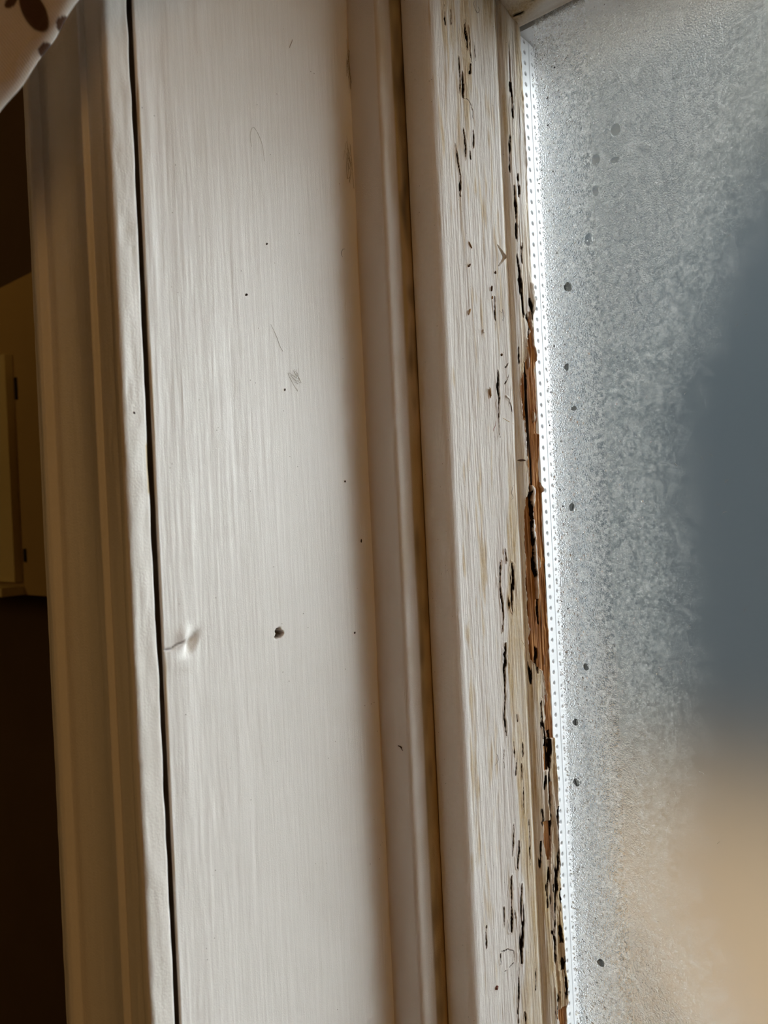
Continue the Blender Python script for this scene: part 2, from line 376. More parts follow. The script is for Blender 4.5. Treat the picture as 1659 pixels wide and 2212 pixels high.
def weathered_mat():
    """sash paint gone chalky: mask R = yellow brown staining, G = bare wood, B = black dirt in the cracks"""
    m, nt, out = new_mat('weathered_paint')
    v = obj_vec(nt)
    at = N(nt, 'ShaderNodeVertexColor', layer_name='mask')
    sp = N(nt, 'ShaderNodeSeparateColor'); nt.links.new(at.outputs['Color'], sp.inputs[0])
    n1 = noise(nt, 1.0, obj_vec(nt, (1100, 1100, 70)), 4, .65)
    n2 = noise(nt, 520, v, 4, .7)
    paint = mixc(nt, n2.outputs['Fac'], (0.83, 0.815, 0.79), (0.92, 0.91, 0.89))
    stain = ramp(nt, n1.outputs['Fac'], [(.25, (0.44, 0.28, 0.10)), (.5, (0.66, 0.52, 0.31)), (.75, (0.78, 0.69, 0.50))])
    st = mth(nt, 'MULTIPLY', sp.outputs[0], mth(nt, 'MULTIPLY_ADD', n2.outputs['Fac'], .9, .5), clamp=True)
    col = mixc(nt, st, paint, stain)
    wood = ramp(nt, n1.outputs['Fac'], [(.22, (0.085, 0.032, 0.012)), (.45, (0.30, 0.125, 0.04)), (.62, (0.52, 0.27, 0.09)), (.8, (0.70, 0.46, 0.20))])
    col = mixc(nt, sp.outputs[1], col, wood)
    dk = N(nt, 'ShaderNodeMapRange'); nt.links.new(sp.outputs[2], dk.inputs[0]); dk.inputs[2].default_value = .8
    col = mixc(nt, dk.outputs[0], col, (0.012, 0.009, 0.008))
    w = N(nt, 'ShaderNodeTexVoronoi'); w.inputs['Scale'].default_value = 300
    nt.links.new(v, w.inputs['Vector'])
    k = mth(nt, 'LESS_THAN', w.outputs['Distance'], .05)
    col = mixc(nt, mth(nt, 'MULTIPLY', k, .6), col, (0.13, 0.09, 0.06))
    nrm = bump(nt, n1.outputs['Fac'], .00012)
    nrm = bump(nt, n2.outputs['Fac'], .00012, 1, nrm)
    pb = principled(nt, out, col, .72, .15, nrm)
    nt.links.new(mth(nt, 'MULTIPLY', mth(nt, 'SUBTRACT', 1.0, dk.outputs[0], clamp=True), .18), pb.inputs['Specular IOR Level'])
    return m
M_SASH = weathered_mat()

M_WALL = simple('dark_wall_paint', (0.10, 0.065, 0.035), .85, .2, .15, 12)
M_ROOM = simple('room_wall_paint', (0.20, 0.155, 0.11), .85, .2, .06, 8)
M_CEIL = simple('ceiling_paint', (0.45, 0.40, 0.32), .9, .2)
M_FLOOR = simple('brown_floorboards', (0.14, 0.075, 0.04), .5, .3, .2, 9)
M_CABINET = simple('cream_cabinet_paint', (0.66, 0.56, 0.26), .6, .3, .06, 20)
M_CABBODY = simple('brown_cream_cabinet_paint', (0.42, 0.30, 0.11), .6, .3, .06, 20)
M_SLOT = simple('black_slot', (0.02, 0.015, 0.01), .8)
M_BLACK = simple('dark_hole', (0.03, 0.022, 0.02), .8, .2, .3, 2000)
M_CHIP = simple('splinter_tan', (0.40, 0.26, 0.13), .7, .2, .4, 1500)
M_CHIPD = simple('splinter_brown', (0.10, 0.055, 0.03), .7, .2, .4, 1500)
M_WHITE = simple('loose_white_paint', (0.80, 0.78, 0.73), .5, .4, .05, 900)
M_HAIR = simple('dark_hair', (0.05, 0.035, 0.03), .5)
M_RED = simple('red_fibre', (0.35, 0.06, 0.03), .6)
M_YEL = simple('tan_fibre', (0.62, 0.42, 0.18), .6)
M_DUST = simple('grey_dust_fibre', (0.30, 0.25, 0.18), .8)
M_CREAM = simple('old_cream_paint', (0.78, 0.69, 0.48), .55, .3, .12, 900, .0001)
M_LINT = simple('pale_lint', (0.85, 0.85, 0.85), .7)
M_OUTER = simple('outer_frame_paint', (0.72, 0.72, 0.70), .6, .3, .08, 90)
M_RUBBER = simple('grey_glazing_tape', (0.045, 0.05, 0.055), .7)
M_OUTBEAD = simple('grey_outer_bead', (0.07, 0.07, 0.066), .7, .2, .1, 200)
M_OUTWALL = simple('outer_grey_render', (0.05, 0.05, 0.048), .9)

# spacer bar: white lacquered metal
M_SPACER = simple('white_spacer_lacquer', (0.90, 0.93, 0.97), .45, .35)

# ------------------------------------------------------------------ the casing (moulded architrave) beside the dark recess
def ztab(lo, hi, d, dense=(-.245, .25), d2=.02):
    a = np.arange(lo, dense[0], d2); b = np.arange(dense[0], dense[1], d); c2 = np.arange(dense[1], hi + 1e-6, d2)
    return np.concatenate([a, b, c2])

cas = [(-.0507, .1308), (-.0507, .1231), (-.0501, .1225), (-.0480, .1221), (-.0462, .1214), (-.0446, .1213), (-.0437, .1219), (-.0436, .1247)]
t = np.linspace(0, 1, 16)[1:]
cas += [(-.0436 + .0286 * k, .1247 + .0024 * math.sin(math.pi * min(1, k * 1.12)) - .0019 * k ** 3) for k in t]
cas += [(-.0143, .1224), (-.0139, .1230), (-.0139, .1246)]
cas += [(-.0139 + .0095 * k, .1247 - .0011 * k - .0006 * math.sin(math.pi * k)) for k in np.linspace(.1, 1, 8)]
cas += [(-.0030, .1228), (-.0014, .1227), (-.0004, .1231), (0.0, .1240), (0.0, .1303), (-.0004, .1308), (-.0025, .1308), (-.0507, .1308)]
cp = resample(cas, .0005)
zz = ztab(-.9, .9, .0008)
dsp = field(len(cp), len(zz), 3, 14, 3) * .00007 + field(len(cp), len(zz), 1, 3, 5) * .00003
cov = np.array(np.abs(cp[:, 0]) < .0006)[:, None]
dsp = dsp + cov * field(len(cp), len(zz), 2.2, 3, 9) * .00006
att = np.zeros((len(cp), len(zz), 4), np.float32); att[..., 3] = 1
# pin chips along the arris next to the gap
arr = ((cp[:, 1] > .1300) & (cp[:, 0] > -.001))[:, None] * (field(len(cp), len(zz), 1, 8, 11) > 1.9)
att[..., 0] = np.maximum(att[..., 0], arr)
att[..., 2] = np.maximum(att[..., 2], ((cp[:, 1] > .1307) & (cp[:, 0] < -.0006))[:, None] * .97)      # raw joint wood, darkened in colour to stand for shade in the gap
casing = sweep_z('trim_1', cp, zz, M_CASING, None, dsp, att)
tag(casing, 'dim moulded casing with bead and hollow, standing beside the dark recess', 'window casing', 'structure')

# ------------------------------------------------------------------ the jamb board
jp = [(-.03, .1326)] + [tuple(p) for p in resample([(-.0100, .1326), (-.0004, .1326), (0, .1330), (0, .2302)], .0004)] + [(0, .262), (-.03, .262)]
jp = np.array(jp)
zj = ztab(-.9, .285, .0004)
ns, nz = len(jp), len(zj)
S = jp[:, 1][:, None] * np.ones((1, nz)); Z = np.ones((ns, 1)) * zj[None, :]
front = ((jp[:, 0] > -.0003) & (jp[:, 1] < .2305)).astype(np.float32)[:, None]
dj = field(ns, nz, 1.6, 28, 21) * .000026 + field(ns, nz, .8, 10, 22) * .00002 + field(ns, nz, 5, 60, 23) * .00006
dj *= .35 + .65 * sm(.2 - S, 0, .07)                                  # smoother towards the stop
dy, dz = P['dent'][1], P['dent'][2]
u = (S - dy) * .80 + (Z - dz) * -.60; w = (S - dy) * .60 + (Z - dz) * .80
dj += .0010 * np.exp(-((u + .0012) / .0022) ** 2 - ((w) / .0032) ** 2) - .0024 * np.exp(-((u - .0022) / .0015) ** 2 - (w / .0030) ** 2)
dj += .0005 * np.exp(-((S - dy + .004) / .006) ** 2 - ((Z - dz + .006) / .004) ** 2)
att = np.zeros((ns, nz, 4), np.float32); att[..., 3] = 1
crk = poly_dist(S * 1000, Z * 1000, [(133, dz * 1000 - 2.2), (135.5, dz * 1000 - 2.0), (137, dz * 1000 - 1.2), (139.5, dz * 1000 - .6)])
dj -= .0006 * np.exp(-(crk / .25) ** 2); att[..., 2] = np.maximum(att[..., 2], .8 * np.exp(-(crk / .22) ** 2))
att[..., 2] = np.maximum(att[..., 2], ((jp[:, 1] < .13265) & (jp[:, 0] < -.0005))[:, None] * .97)  # jamb end face coloured dark as well, for the gap's shade
# nail hole
hy, hz = P['hole'][1], P['hole'][2]
ang = np.arctan2(Z - hz, S - hy)
rh = np.hypot(S - hy, (Z - hz) * 1.0) / (.0017 * (1 + .18 * np.cos(3 * ang + .6) + .1 * np.cos(5 * ang)))
dj -= .0035 * (1 - sm(rh, .75, 1.1)); att[..., 2] = np.maximum(att[..., 2], .93 * (1 - sm(rh, .9, 1.15)))
# ragged stripe of old grime in the corner against the stop and at the arris by the gap
gr = sm(S, .2290, .2300) * sm(field(ns, nz, 2, 26, 31) + 1.2 * sm(Z, .02, .19), .4, 1.8) * .7
att[..., 0] = gr
att[..., 0] = np.maximum(att[..., 0], sm(.1336 - S, 0, .0006) * sm(field(ns, nz, 1, 20, 33), .6, 1.4) * .8)
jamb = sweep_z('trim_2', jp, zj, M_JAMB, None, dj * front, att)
tag(jamb, 'broad white painted jamb board with visible brush grain, a nail hole and a filled dent', 'jamb board', 'structure')

# ------------------------------------------------------------------ the stop bead between jamb and sash
stp = [(-.0005, .262), (-.0005, .2299), (.0128, .2299)]
stp += [(.0128 + .0020 * math.sin(a), .2319 - .0020 * math.cos(a)) for a in np.linspace(.1, math.pi / 2, 7)]
stp += [(.0148, .2470), (.0148, .262)]
sp_ = resample(stp, .0006)
zs = ztab(-.9, .285, .0012)
ds = field(len(sp_), len(zs), 4, 12, 41) * .00005
att = np.zeros((len(sp_), len(zs), 4), np.float32); att[..., 3] = 1
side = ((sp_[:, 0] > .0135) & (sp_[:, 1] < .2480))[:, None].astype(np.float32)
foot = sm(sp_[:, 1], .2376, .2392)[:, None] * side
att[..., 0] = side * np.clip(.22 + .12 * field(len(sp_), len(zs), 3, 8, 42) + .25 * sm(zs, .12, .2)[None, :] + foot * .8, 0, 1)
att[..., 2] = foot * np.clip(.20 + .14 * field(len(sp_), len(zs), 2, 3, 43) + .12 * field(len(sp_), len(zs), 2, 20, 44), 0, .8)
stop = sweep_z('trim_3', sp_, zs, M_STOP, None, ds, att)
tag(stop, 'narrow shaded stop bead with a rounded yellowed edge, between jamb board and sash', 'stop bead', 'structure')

# ------------------------------------------------------------------ the window: sash, glazing bead, double glazing
win = tag(empty('window_1', (0, .29, -.6)), 'white window sash with rotten inner edge around a fogged double glazed pane', 'window', 'structure')
def child(o):
    o.parent = win
    o.matrix_parent_inverse = Matrix.Translation((0, -.29, .6))
    return o

def interp_rows(tab, z, col):
    a = np.array(sorted(tab)); return np.interp(z, a[:, 0], a[:, col])

# left stile: front face, round arris, reveal, groove
st_pts = round_poly([(.0152, .2640), (.0152, .2560), (.0152, .2453), (.0158, .2447), (.0287, .2447), (.0329, .2868), (.0322, .2885), (.0314, .2906), (.0318, .2925), (.0320, .3040)], {3: .0004, 4: .0040, 6: .0012, 7: .0012}, 12)
fine = resample(st_pts, .00024)
back = [(.0316, .3500), (.0300, .3520), (.0152, .3520)]
stp = np.vstack([fine, np.array(back)])
zt = ztab(-.62, .262, .00026)
nf = len(fine); ns, nz = len(stp), len(zt)
Yc = stp[:, 1][:, None] * 1000 * np.ones((1, nz)); Zc = np.ones((ns, 1)) * zt[None, :] * 1000
rev = ((np.arange(ns) < nf) & (stp[:, 0] > .0280) & (stp[:, 1] < .2915)).astype(np.float32)[:, None]
revs = rev * sm(Yc, 246.5, 250)
low = sm(-Zc, 10, 200)
ds = (field(ns, nz, 1.3, 34, 51) * .000035 + field(ns, nz, .7, 9, 52) * .00003 + field(ns, nz, 6, 60, 53) * .00009) * (.25 + .75 * revs)
ds[nf:] = 0
dirt = np.zeros((ns, nz), np.float32); stain = np.zeros((ns, nz), np.float32); wood = np.zeros((ns, nz), np.float32)
wob = field(ns, nz, 2.5, 7, 54) * .15 + field(ns, nz, .8, 2.2, 55) * .11
rag = np.clip(field(ns, nz, 1.5, 7, 56), -1.6, 2.2)
def crackfield(Q, Zm, pl, hw, wobble):
    zs_ = [p[1] for p in pl]
    sel = np.where((zt * 1000 > min(zs_) - 3) & (zt * 1000 < max(zs_) + 3))[0]
    if len(sel) == 0: return None, None
    sl = slice(sel[0], sel[-1] + 1)
    d = poly_dist(Q[:, sl] + wobble[:, sl], Zm[:, sl], pl)
    # taper towards both ends
    lo_, hi_ = min(zs_), max(zs_)
    L = max(hi_ - lo_, 1e-3)
    tt = np.clip((Zm[:, sl] - lo_) / L, 0, 1)
    wloc = hw * np.clip(.35 + 1.3 * np.sqrt(np.clip(tt * (1 - tt), 0, 1)), .3, 1.0)
    return sl, d / wloc
for pl, hw in CRACKS:
    hw = max(hw, .15) * 1.02
    sl, d = crackfield(Yc, Zc, pl, hw, wob)
    if sl is None: continue
    d = d * (1 + .38 * rag[:, sl])
    k = np.exp(-(np.clip(d, 0, 6) / .9) ** 4) * rev
    ds[:, sl] -= .0008 * k * min(1, hw / .35)
    ds[:, sl] += .00022 * np.exp(-((d - 2.3) / .8) ** 2) * rev * min(1, hw / .3)      # lifted lips
    dirt[:, sl] = np.maximum(dirt[:, sl], np.exp(-(np.clip(d, 0, 6) / 1.3) ** 6) * rev * (.9 if hw < .26 else 1.0))
# many hairline checks along the grain
chk = field(ns, nz, .75, 26, 57); zone = sm(field(ns, nz, 30, 160, 58) + 1.3 * sm(Zc, 120, 200) * sm(Yc, 252, 262) * sm(282 - Yc, 0, 6) + 1.0 * sm(Yc, 272, 284) * sm(-Zc, 20, 150), .55, 1.7)
h = sm(chk, 1.7, 2.5) * zone * revs
ds -= .0003 * h; dirt = np.maximum(dirt, .55 * h)
# staining: weathered grain near the top, rust coloured band along the groove further down
g = field(ns, nz, 6, 50, 59) * .5 + field(ns, nz, 2, 12, 60) * .35
stain = np.maximum(stain, sm(g + 1.9 * np.exp(-((Yc - 266) / 8) ** 2) * sm(Zc, 95, 180) - .35, .1, 1.4) * .8)
left = np.interp(-zt * 1000, [-60, -40, 0, 20, 40, 60, 87, 107, 121, 146, 165, 185, 202, 213], [287, 283, 281.5, 278, 277, 276, 275, 276, 278.5, 277.5, 278.5, 277.8, 274, 273])[None, :]
stain = np.maximum(stain, sm(Yc - left + g * 1.2, -.3, 1.6) * sm(-Zc, -45, 12) * (.70 + .28 * g))
stain = np.maximum(stain, sm(Yc, 285.5, 288) * np.clip(.35 + .25 * g, 0, 1))
stain = np.maximum(stain, sm(Zc, 180, 212) * np.clip(.6 + .35 * g, 0, 1) * sm(Yc, 250, 264))
stain *= rev
att = np.stack([stain, wood, dirt, np.ones_like(dirt)], -1)
stile = child(sweep_z('sash_stile', stp, zt, M_SASH, None, ds, att))
stile['label'] = 'rough cracked white sash stile with yellow brown staining'

# the rotten glazing bead: quarter round from the groove to the glass, dense enough to carry paint loss
bz = ztab(-.62, .2112, .00024)
nb = 84
q = np.linspace(0, 1, nb)
bead_prof = np.array([(.0318, .2916), (.0326, .2918), (.0334, .2924), (.0339, .2934), (.0343, .2950), (.0347, .2975), (.0351, .3005), (.0354, .3030), (.0356, .30490)])
bl_ = np.concatenate([[0], np.cumsum(np.hypot(*np.diff(bead_prof, axis=0).T))])
BQ = np.array([0, .10, .20, .29, .40, .55, .73, .88, 1.0])           # as seen from the room the far part is foreshortened
bx = np.interp(q, BQ, bead_prof[:, 0]); by = np.interp(q, BQ, bead_prof[:, 1])
nz = len(bz)
Q = q[:, None] * np.ones((1, nz)); Zb = np.ones((nb, 1)) * bz[None, :] * 1000
wz = field(nb, nz, 4, 12, 71) * .012 + field(nb, nz, 1.0, 2.6, 72) * .013
ragb = np.clip(field(nb, nz, 1.5, 7, 70), -1.6, 2.2)
zt_keep = zt; zt = bz
wl = interp_rows(WOOD, bz * 1000, 1)[None, :]; wr = interp_rows(WOOD, bz * 1000, 2)[None, :]
zlo, zhi = min(r[0] for r in WOOD), max(r[0] for r in WOOD)
inz = ((bz * 1000 > zlo) & (bz * 1000 < zhi)).astype(np.float32)[None, :]
ed = np.minimum(Q + wz - wl, wr - Q - wz)
wd = sm(ed, -.012, .014) * inz
for Pt in WOOD_PATCHES:
    a = interp_rows(Pt, bz * 1000, 1)[None, :]; b = interp_rows(Pt, bz * 1000, 2)[None, :]
    z0, z1 = min(r[0] for r in Pt), max(r[0] for r in Pt)
    zi = ((bz * 1000 > z0) & (bz * 1000 < z1)).astype(np.float32)[None, :]
    wd = np.maximum(wd, sm(np.minimum(Q + wz - a, b - Q - wz), -.015, .015) * zi)
# scraps of paint that stay on the bare wood
scr = sm(field(nb, nz, 3.0, 18, 73) + .8 * sm(Zb, 30, 75), 1.75, 2.05)
wd = wd * (1 - scr * sm(Q, .45, .6))
rd = poly_dist(Q + wz * .6, Zb / 48, [(a, b / 48) for a, b in RIDGE])
ridge = np.exp(-(rd / .05) ** 2) * ((Zb < 8.5) & (Zb > -41))
wd = wd * (1 - sm(ridge, .35, .7))
fib = field(nb, nz, .8, 40, 74); fib2 = field(nb, nz, 2.2, 90, 75)
flk = np.round(field(nb, nz, 3.2, 30, 76) * 1.4) / 1.4                  # stepped layers of old paint
lowz = sm(-Zb, 55, 90) * sm(Q, .42, .55)
db = wd * (-.00085 + fib * .00013 + fib2 * .00022) + (1 - wd) * (field(nb, nz, 1.2, 18, 77) * .00005 + .00012 * flk * sm(Q, .3, .5))
db += lowz * (1 - wd) * (flk * .00022)
db += .0005 * ridge
lip = sm(ed, -.05, -.012) * (1 - wd) * inz
db += .00030 * lip                                                       # paint curls up at the broken edge
bd = np.zeros((nb, nz), np.float32)
for pl, hw in BEAD_CRACKS:
    hw = max(hw * .68, .027)
    zs_ = [p_[1] for p_ in pl]
    sel = np.where((bz * 1000 > min(zs_) - 2) & (bz * 1000 < max(zs_) + 2))[0]
    if len(sel) == 0: continue
    sl = slice(sel[0], sel[-1] + 1)
    d = poly_dist(Q[:, sl] + wz[:, sl] * .8, Zb[:, sl] / 48, [(a, b / 48) for a, b in pl]) / hw * (1 + .38 * ragb[:, sl])
    k = np.exp(-(np.clip(d, 0, 5) / .9) ** 4)
    db[:, sl] -= .0008 * k
    bd[:, sl] = np.maximum(bd[:, sl], np.exp(-(np.clip(d, 0, 5) / 1.2) ** 6))
ck = sm(field(nb, nz, .7, 34, 78), 1.5, 2.2) * sm(Q + .12 * field(nb, nz, 5, 40, 79), .35, .6)
upz = sm(Zb, 60, 110) + sm(-Zb, 55, 75)
db -= .0006 * ck * upz * (1 - wd); bd = np.maximum(bd, .85 * ck * upz * (1 - wd))
deep = sm(fib2 + .25 * fib, .9, 1.9) * wd
bd = np.maximum(bd, .85 * sm(deep, .4, 1) ); db -= .0003 * deep
# dark shadow free reddish heart wood along the broken left edge comes from the wood noise itself
bs = np.clip(.26 + .24 * field(nb, nz, 5, 30, 80) + .35 * sm(-Zb, 20, 80) + .15 * sm(Zb, 60, 120), 0, 1) * sm(Q, .0, .12)
bs = np.maximum(bs, .4 * (1 - sm(Q, .05, .2)))
bs = np.maximum(bs, (.75 + .25 * field(nb, nz, 3, 12, 82)) * sm(-Zb, 150, 175) * sm(Zb, -212, -200) * sm(Q, .1, .2) * sm(.66 - Q, 0, .15))
edge_off = interp_rows(EDGE, bz * 1000, 1) / 1000.0
shift = edge_off[None, :] * (sm(Q, .70, 1.0) ** 1.5) + (.000009 * np.clip(-bz * 1000 - 60, 0, 200) ** 1.0)[None, :] * .55 * Q
jag = field(nb, nz, 2, 3.5, 81) * .00012 * sm(Q, .82, .97)
tx = np.gradient(bx); ty = np.gradient(by); ln = np.hypot(tx, ty)
nx_, ny_ = ty / ln, -tx / ln
Vb = np.empty((nb, nz, 3), np.float32)
Vb[..., 0] = bx[:, None] + nx_[:, None] * db + shift + jag
Vb[..., 1] = np.minimum(by[:, None] + ny_[:, None] * db, .30495)
Vb[..., 2] = bz[None, :]
att = np.stack([bs * (1 - wd), wd, bd, np.ones_like(bd)], -1)
# close the bead behind
b1 = Vb[-1].copy(); b1[:, 0] -= .0035; b1[:, 1] = .30495
b2 = Vb[0].copy(); b2[:, 1] = .30495; b2[:, 0] = .0300
Vall = np.concatenate([Vb, b1[None], b2[None]], 0)
aa = np.concatenate([att, np.zeros((2, nz, 4), np.float32)], 0); aa[-2:, :, 3] = 1
nn = nb + 2
ii = np.arange(nn) * nz
bead = mesh_np('glazing_bead', Vall.reshape(-1, 3), grid_quads(nn, nz, True)[:, ::-1], M_SASH, None, True, aa.reshape(-1, 4), [list(ii), list((ii + nz - 1)[::-1])])
bead = child(bead)
bead['label'] = 'rotten glazing bead, paint peeled off down to bare orange brown wood'
def bead_at(qv, zmm, lift=0.0):
    """a point on the bead's face (world): qv across, zmm up"""
    k = np.interp(qv, q, np.arange(nb))
    i0 = int(np.clip(round(float(k)), 0, nb - 1)); j0 = int(np.argmin(np.abs(bz * 1000 - zmm)))
    return Vector(Vb[i0, j0]) + Vector((nx_[i0], ny_[i0], 0)) * lift
zt = zt_keep

def flake(qa, za, qb, zb, wq, lift, curl, seed, mat=M_CREAM):
    """a curled scrap of old paint standing off the bead (sub-part of the bead)"""
    rn = random.Random(seed)
    n, m2 = 14, 5
    V = np.empty((m2, n, 3))
    for i in range(m2):
        s = i / (m2 - 1) - .5
        for j in range(n):
            tt = j / (n - 1)
            wloc = wq * (.55 + .45 * math.sin(math.pi * min(.92, max(.06, tt)))) * (1 + rn.uniform(-.12, .12))
            p = bead_at(qa + (qb - qa) * tt + s * wloc, za + (zb - za) * tt, 0)
            out_n = Vector((.75, -.66, 0))
            p = p + out_n * (lift * (.35 + .65 * math.sin(math.pi * tt)) + curl * abs(s) ** 2 * 4)
            V[i, j] = p
    T = V + np.array([-.00012, .00013, 0])
    allv = np.concatenate([V.reshape(-1, 3), T.reshape(-1, 3)])
    qd = grid_quads(m2, n, False); qd2 = grid_quads(m2, n, False, m2 * n)[:, ::-1]
    e = []
    for i in range(m2 - 1):
        for j in (0, n - 1):
            a, b = i * n + j, (i + 1) * n + j; e.append((a, b, b + m2 * n, a + m2 * n))
    for j in range(n - 1):
        for i in (0, m2 - 1):
            a, b = i * n + j, i * n + j + 1; e.append((a, b, b + m2 * n, a + m2 * n))
    f = mesh_np('paint_flake', allv, np.vstack([qd, qd2, np.array(e)]), mat, None, True)
    f.parent = bead
    f.matrix_parent_inverse = Matrix.Translation((0, -.29, .6))
    return f
FL = [(.20, 88, .30, 62, .14, .0004, .0002), (.55, 80, .62, 67, .16, .0005, .0005), (.30, 61, .36, 50, .22, .0006, .0004), (.62, 52, .70, 44, .16, .0005, .0004),
      (.30, 33, .38, 22, .09, .0005, .0002), (.60, 26, .62, 22, .08, .0005, .0003), (.56, -1, .58, -34, .09, .0006, .0002), (.40, -56, .46, -66, .13, .0005, .0003),
      (.62, -58, .66, -74, .10, .0006, .0002), (.70, -84, .74, -100, .10, .0005, .0003), (.78, -96, .72, -121, .14, .0006, .0003), (.55, -112, .64, -122, .12, .0005, .0003),
      (.62, -125, .68, -150, .12, .0004, .0002), (.84, -132, .88, -149, .10, .0005, .0003), (.74, -150, .82, -172, .16, .0006, .0004), (.68, -176, .80, -196, .10, .0006, .0003),
      (.86, -183, .93, -194, .10, .0006, .0003), (.82, -198, .80, -216, .16, .0012, -.0005), (.48, -70, .50, -84, .08, .0005, .0002), (.44, 18, .46, 6, .09, .0004, .0003)]
for k, f in enumerate(FL):
    flake(*f, 100 + k)

# top rail of the sash, butting against the stile; its own bead runs along its lower edge
def sweep_x(name, prof, xs, mat, disp=None, attrs=None):
    """closed (z,y) profile swept along x"""
    P_ = np.asarray(prof, float)
    ns_, nx2 = len(P_), len(xs)
    t_ = np.roll(P_, -1, 0) - np.roll(P_, 1, 0)
    n_ = np.stack([t_[:, 1], -t_[:, 0]], 1); n_ /= np.linalg.norm(n_, axis=1)[:, None] + 1e-12
    area = np.sum(P_[:, 0] * np.roll(P_[:, 1], -1) - np.roll(P_[:, 0], -1) * P_[:, 1])
    if area < 0: n_ = -n_
    d = 0 if disp is None else disp
    V = np.empty((ns_, nx2, 3), np.float32)
    V[..., 0] = np.asarray(xs)[None, :]
    V[..., 2] = P_[:, 0][:, None] + n_[:, 0][:, None] * d
    V[..., 1] = P_[:, 1][:, None] + n_[:, 1][:, None] * d
    qd = grid_quads(ns_, nx2, True)
    if area > 0: qd = qd[:, ::-1]
    i = np.arange(ns_) * nx2
    return mesh_np(name, V.reshape(-1, 3), qd, mat, None, True, None if attrs is None else attrs.reshape(-1, 4), [list(i), list((i + nx2 - 1)[::-1])])
xs = np.concatenate([np.arange(.0305, .16, .0004), np.arange(.16, .79, .03)])
rail = round_poly([(.262, .2447), (.2165, .2447), (.2165, .2868), (.2172, .2885), (.2180, .2906), (.2176, .2925), (.2174, .304)], {1: .0042, 3: .0012, 4: .0012}, 10)
rp = np.vstack([resample(rail, .0005), np.array([(.2180, .3500), (.2190, .3520), (.262, .3520)])])
dr = field(len(rp), len(xs), 1.5, 20, 91) * .00007
ar = np.zeros((len(rp), len(xs), 4), np.float32); ar[..., 3] = 1
ar[..., 0] = np.clip(.35 + .3 * field(len(rp), len(xs), 4, 14, 92), 0, 1)
ar[..., 2] = sm(field(len(rp), len(xs), .8, 12, 93), 1.8, 2.4) * .8
ar[..., 2] = np.maximum(ar[..., 2], np.exp(-((xs - .0335) / .0004) ** 2)[None, :] * .9 * np.ones((len(rp), 1)))
rail_o = child(sweep_x('top_rail', rp, xs, M_SASH, dr, ar))
rail_o['label'] = 'stained top rail of the sash meeting the stile at a cracked corner joint'
rb = [(.2178, .2920)] + [(.2176 - .0065 * (math.sin(k * math.pi / 2) * .55 + k * .45), .2920 + .0129 * (k * .62 + (1 - math.cos(k * math.pi / 2)) * .38)) for k in np.linspace(0.03, 1, 26)] + [(.2145, .30495), (.2190, .30495)]
xs2 = np.concatenate([np.arange(.0322, .16, .0004), np.arange(.16, .79, .03)])
drb = field(len(rb), len(xs2), 1.5, 14, 94) * .00012
ab = np.zeros((len(rb), len(xs2), 4), np.float32); ab[..., 3] = 1
ab[..., 0] = np.clip(.5 + .3 * field(len(rb), len(xs2), 4, 14, 95), 0, 1)
ab[..., 2] = sm(field(len(rb), len(xs2), .8, 8, 96), 1.5, 2.2) * .9
rbo = sweep_x('glazing_bead', rb, xs2, M_SASH, drb, ab)
child(rbo)
rbo['label'] = 'cracked cream glazing bead along the top rail'

# far stile and bottom rail of the same sash (outside the frame of the photo, they carry the pane)
child(box('sash_stile', (.735, .2447, -.62), (.79, .357, .262), M_OUTER, None, .003))
child(box('bottom_rail', (.033, .2447, -.62), (.74, .357, -.56), M_OUTER, None, .003))

# outer glazing: rubber line and putty bead outside the pane
child(box('glazing_tape', (.0305, .3293, -.57), (.0346, .3422, .213), M_RUBBER))
child(box('outer_bead', (.0305, .3423, -.57), (.0352, .3500, .213), M_OUTBEAD, None, .0006))
child(box('outer_bead', (.0330, .3310, .2085), (.735, .3490, .2165), M_OUTER, None, .0006))

# spacer bar with two rows of pressed pin holes and a seam; dense grid so that the holes are real pits
ysp = np.arange(.3091, .32485, .00020); zsp = ztab(-.57, .2100, .00030, (-.245, .2090))
Y, Zs = ysp[:, None] * np.ones((1, len(zsp))), np.ones((len(ysp), 1)) * zsp[None, :]
pitch = .0048
d1 = np.hypot((Y - .3123) / .00100, ((Zs + .0034 + pitch / 2) % pitch - pitch / 2) / .00078)
d2 = np.hypot((Y - .3192) / .00095, ((Zs + .0012 + pitch / 2) % pitch - pitch / 2) / .00072)
dep = -.0011 * (1 - sm(d1, .65, 1.15)) - .0009 * (1 - sm(d2, .65, 1.15)) - .00025 * np.exp(-((Y - .3163) / .00018) ** 2)
Vs = np.empty((len(ysp), len(zsp), 3), np.float32)
Vs[..., 0] = .0340 + dep; Vs[..., 1] = Y; Vs[..., 2] = Zs
bk = Vs[[-1, 0]].copy(); bk[..., 0] = .029
Vs = np.concatenate([Vs, bk], 0)
n_, m_ = Vs.shape[:2]; ii = np.arange(n_) * m_
spc = child(mesh_np('spacer_bar', Vs.reshape(-1, 3), grid_quads(n_, m_, True)[:, ::-1], M_SPACER, None, True, None, [list(ii), list((ii + m_ - 1)[::-1])]))
spc['label'] = 'bright white spacer bar with two rows of pin holes and a fine seam'
child(box('spacer_bar', (.031, .3091, .2105), (.735, .32485, .2165), M_SPACER))

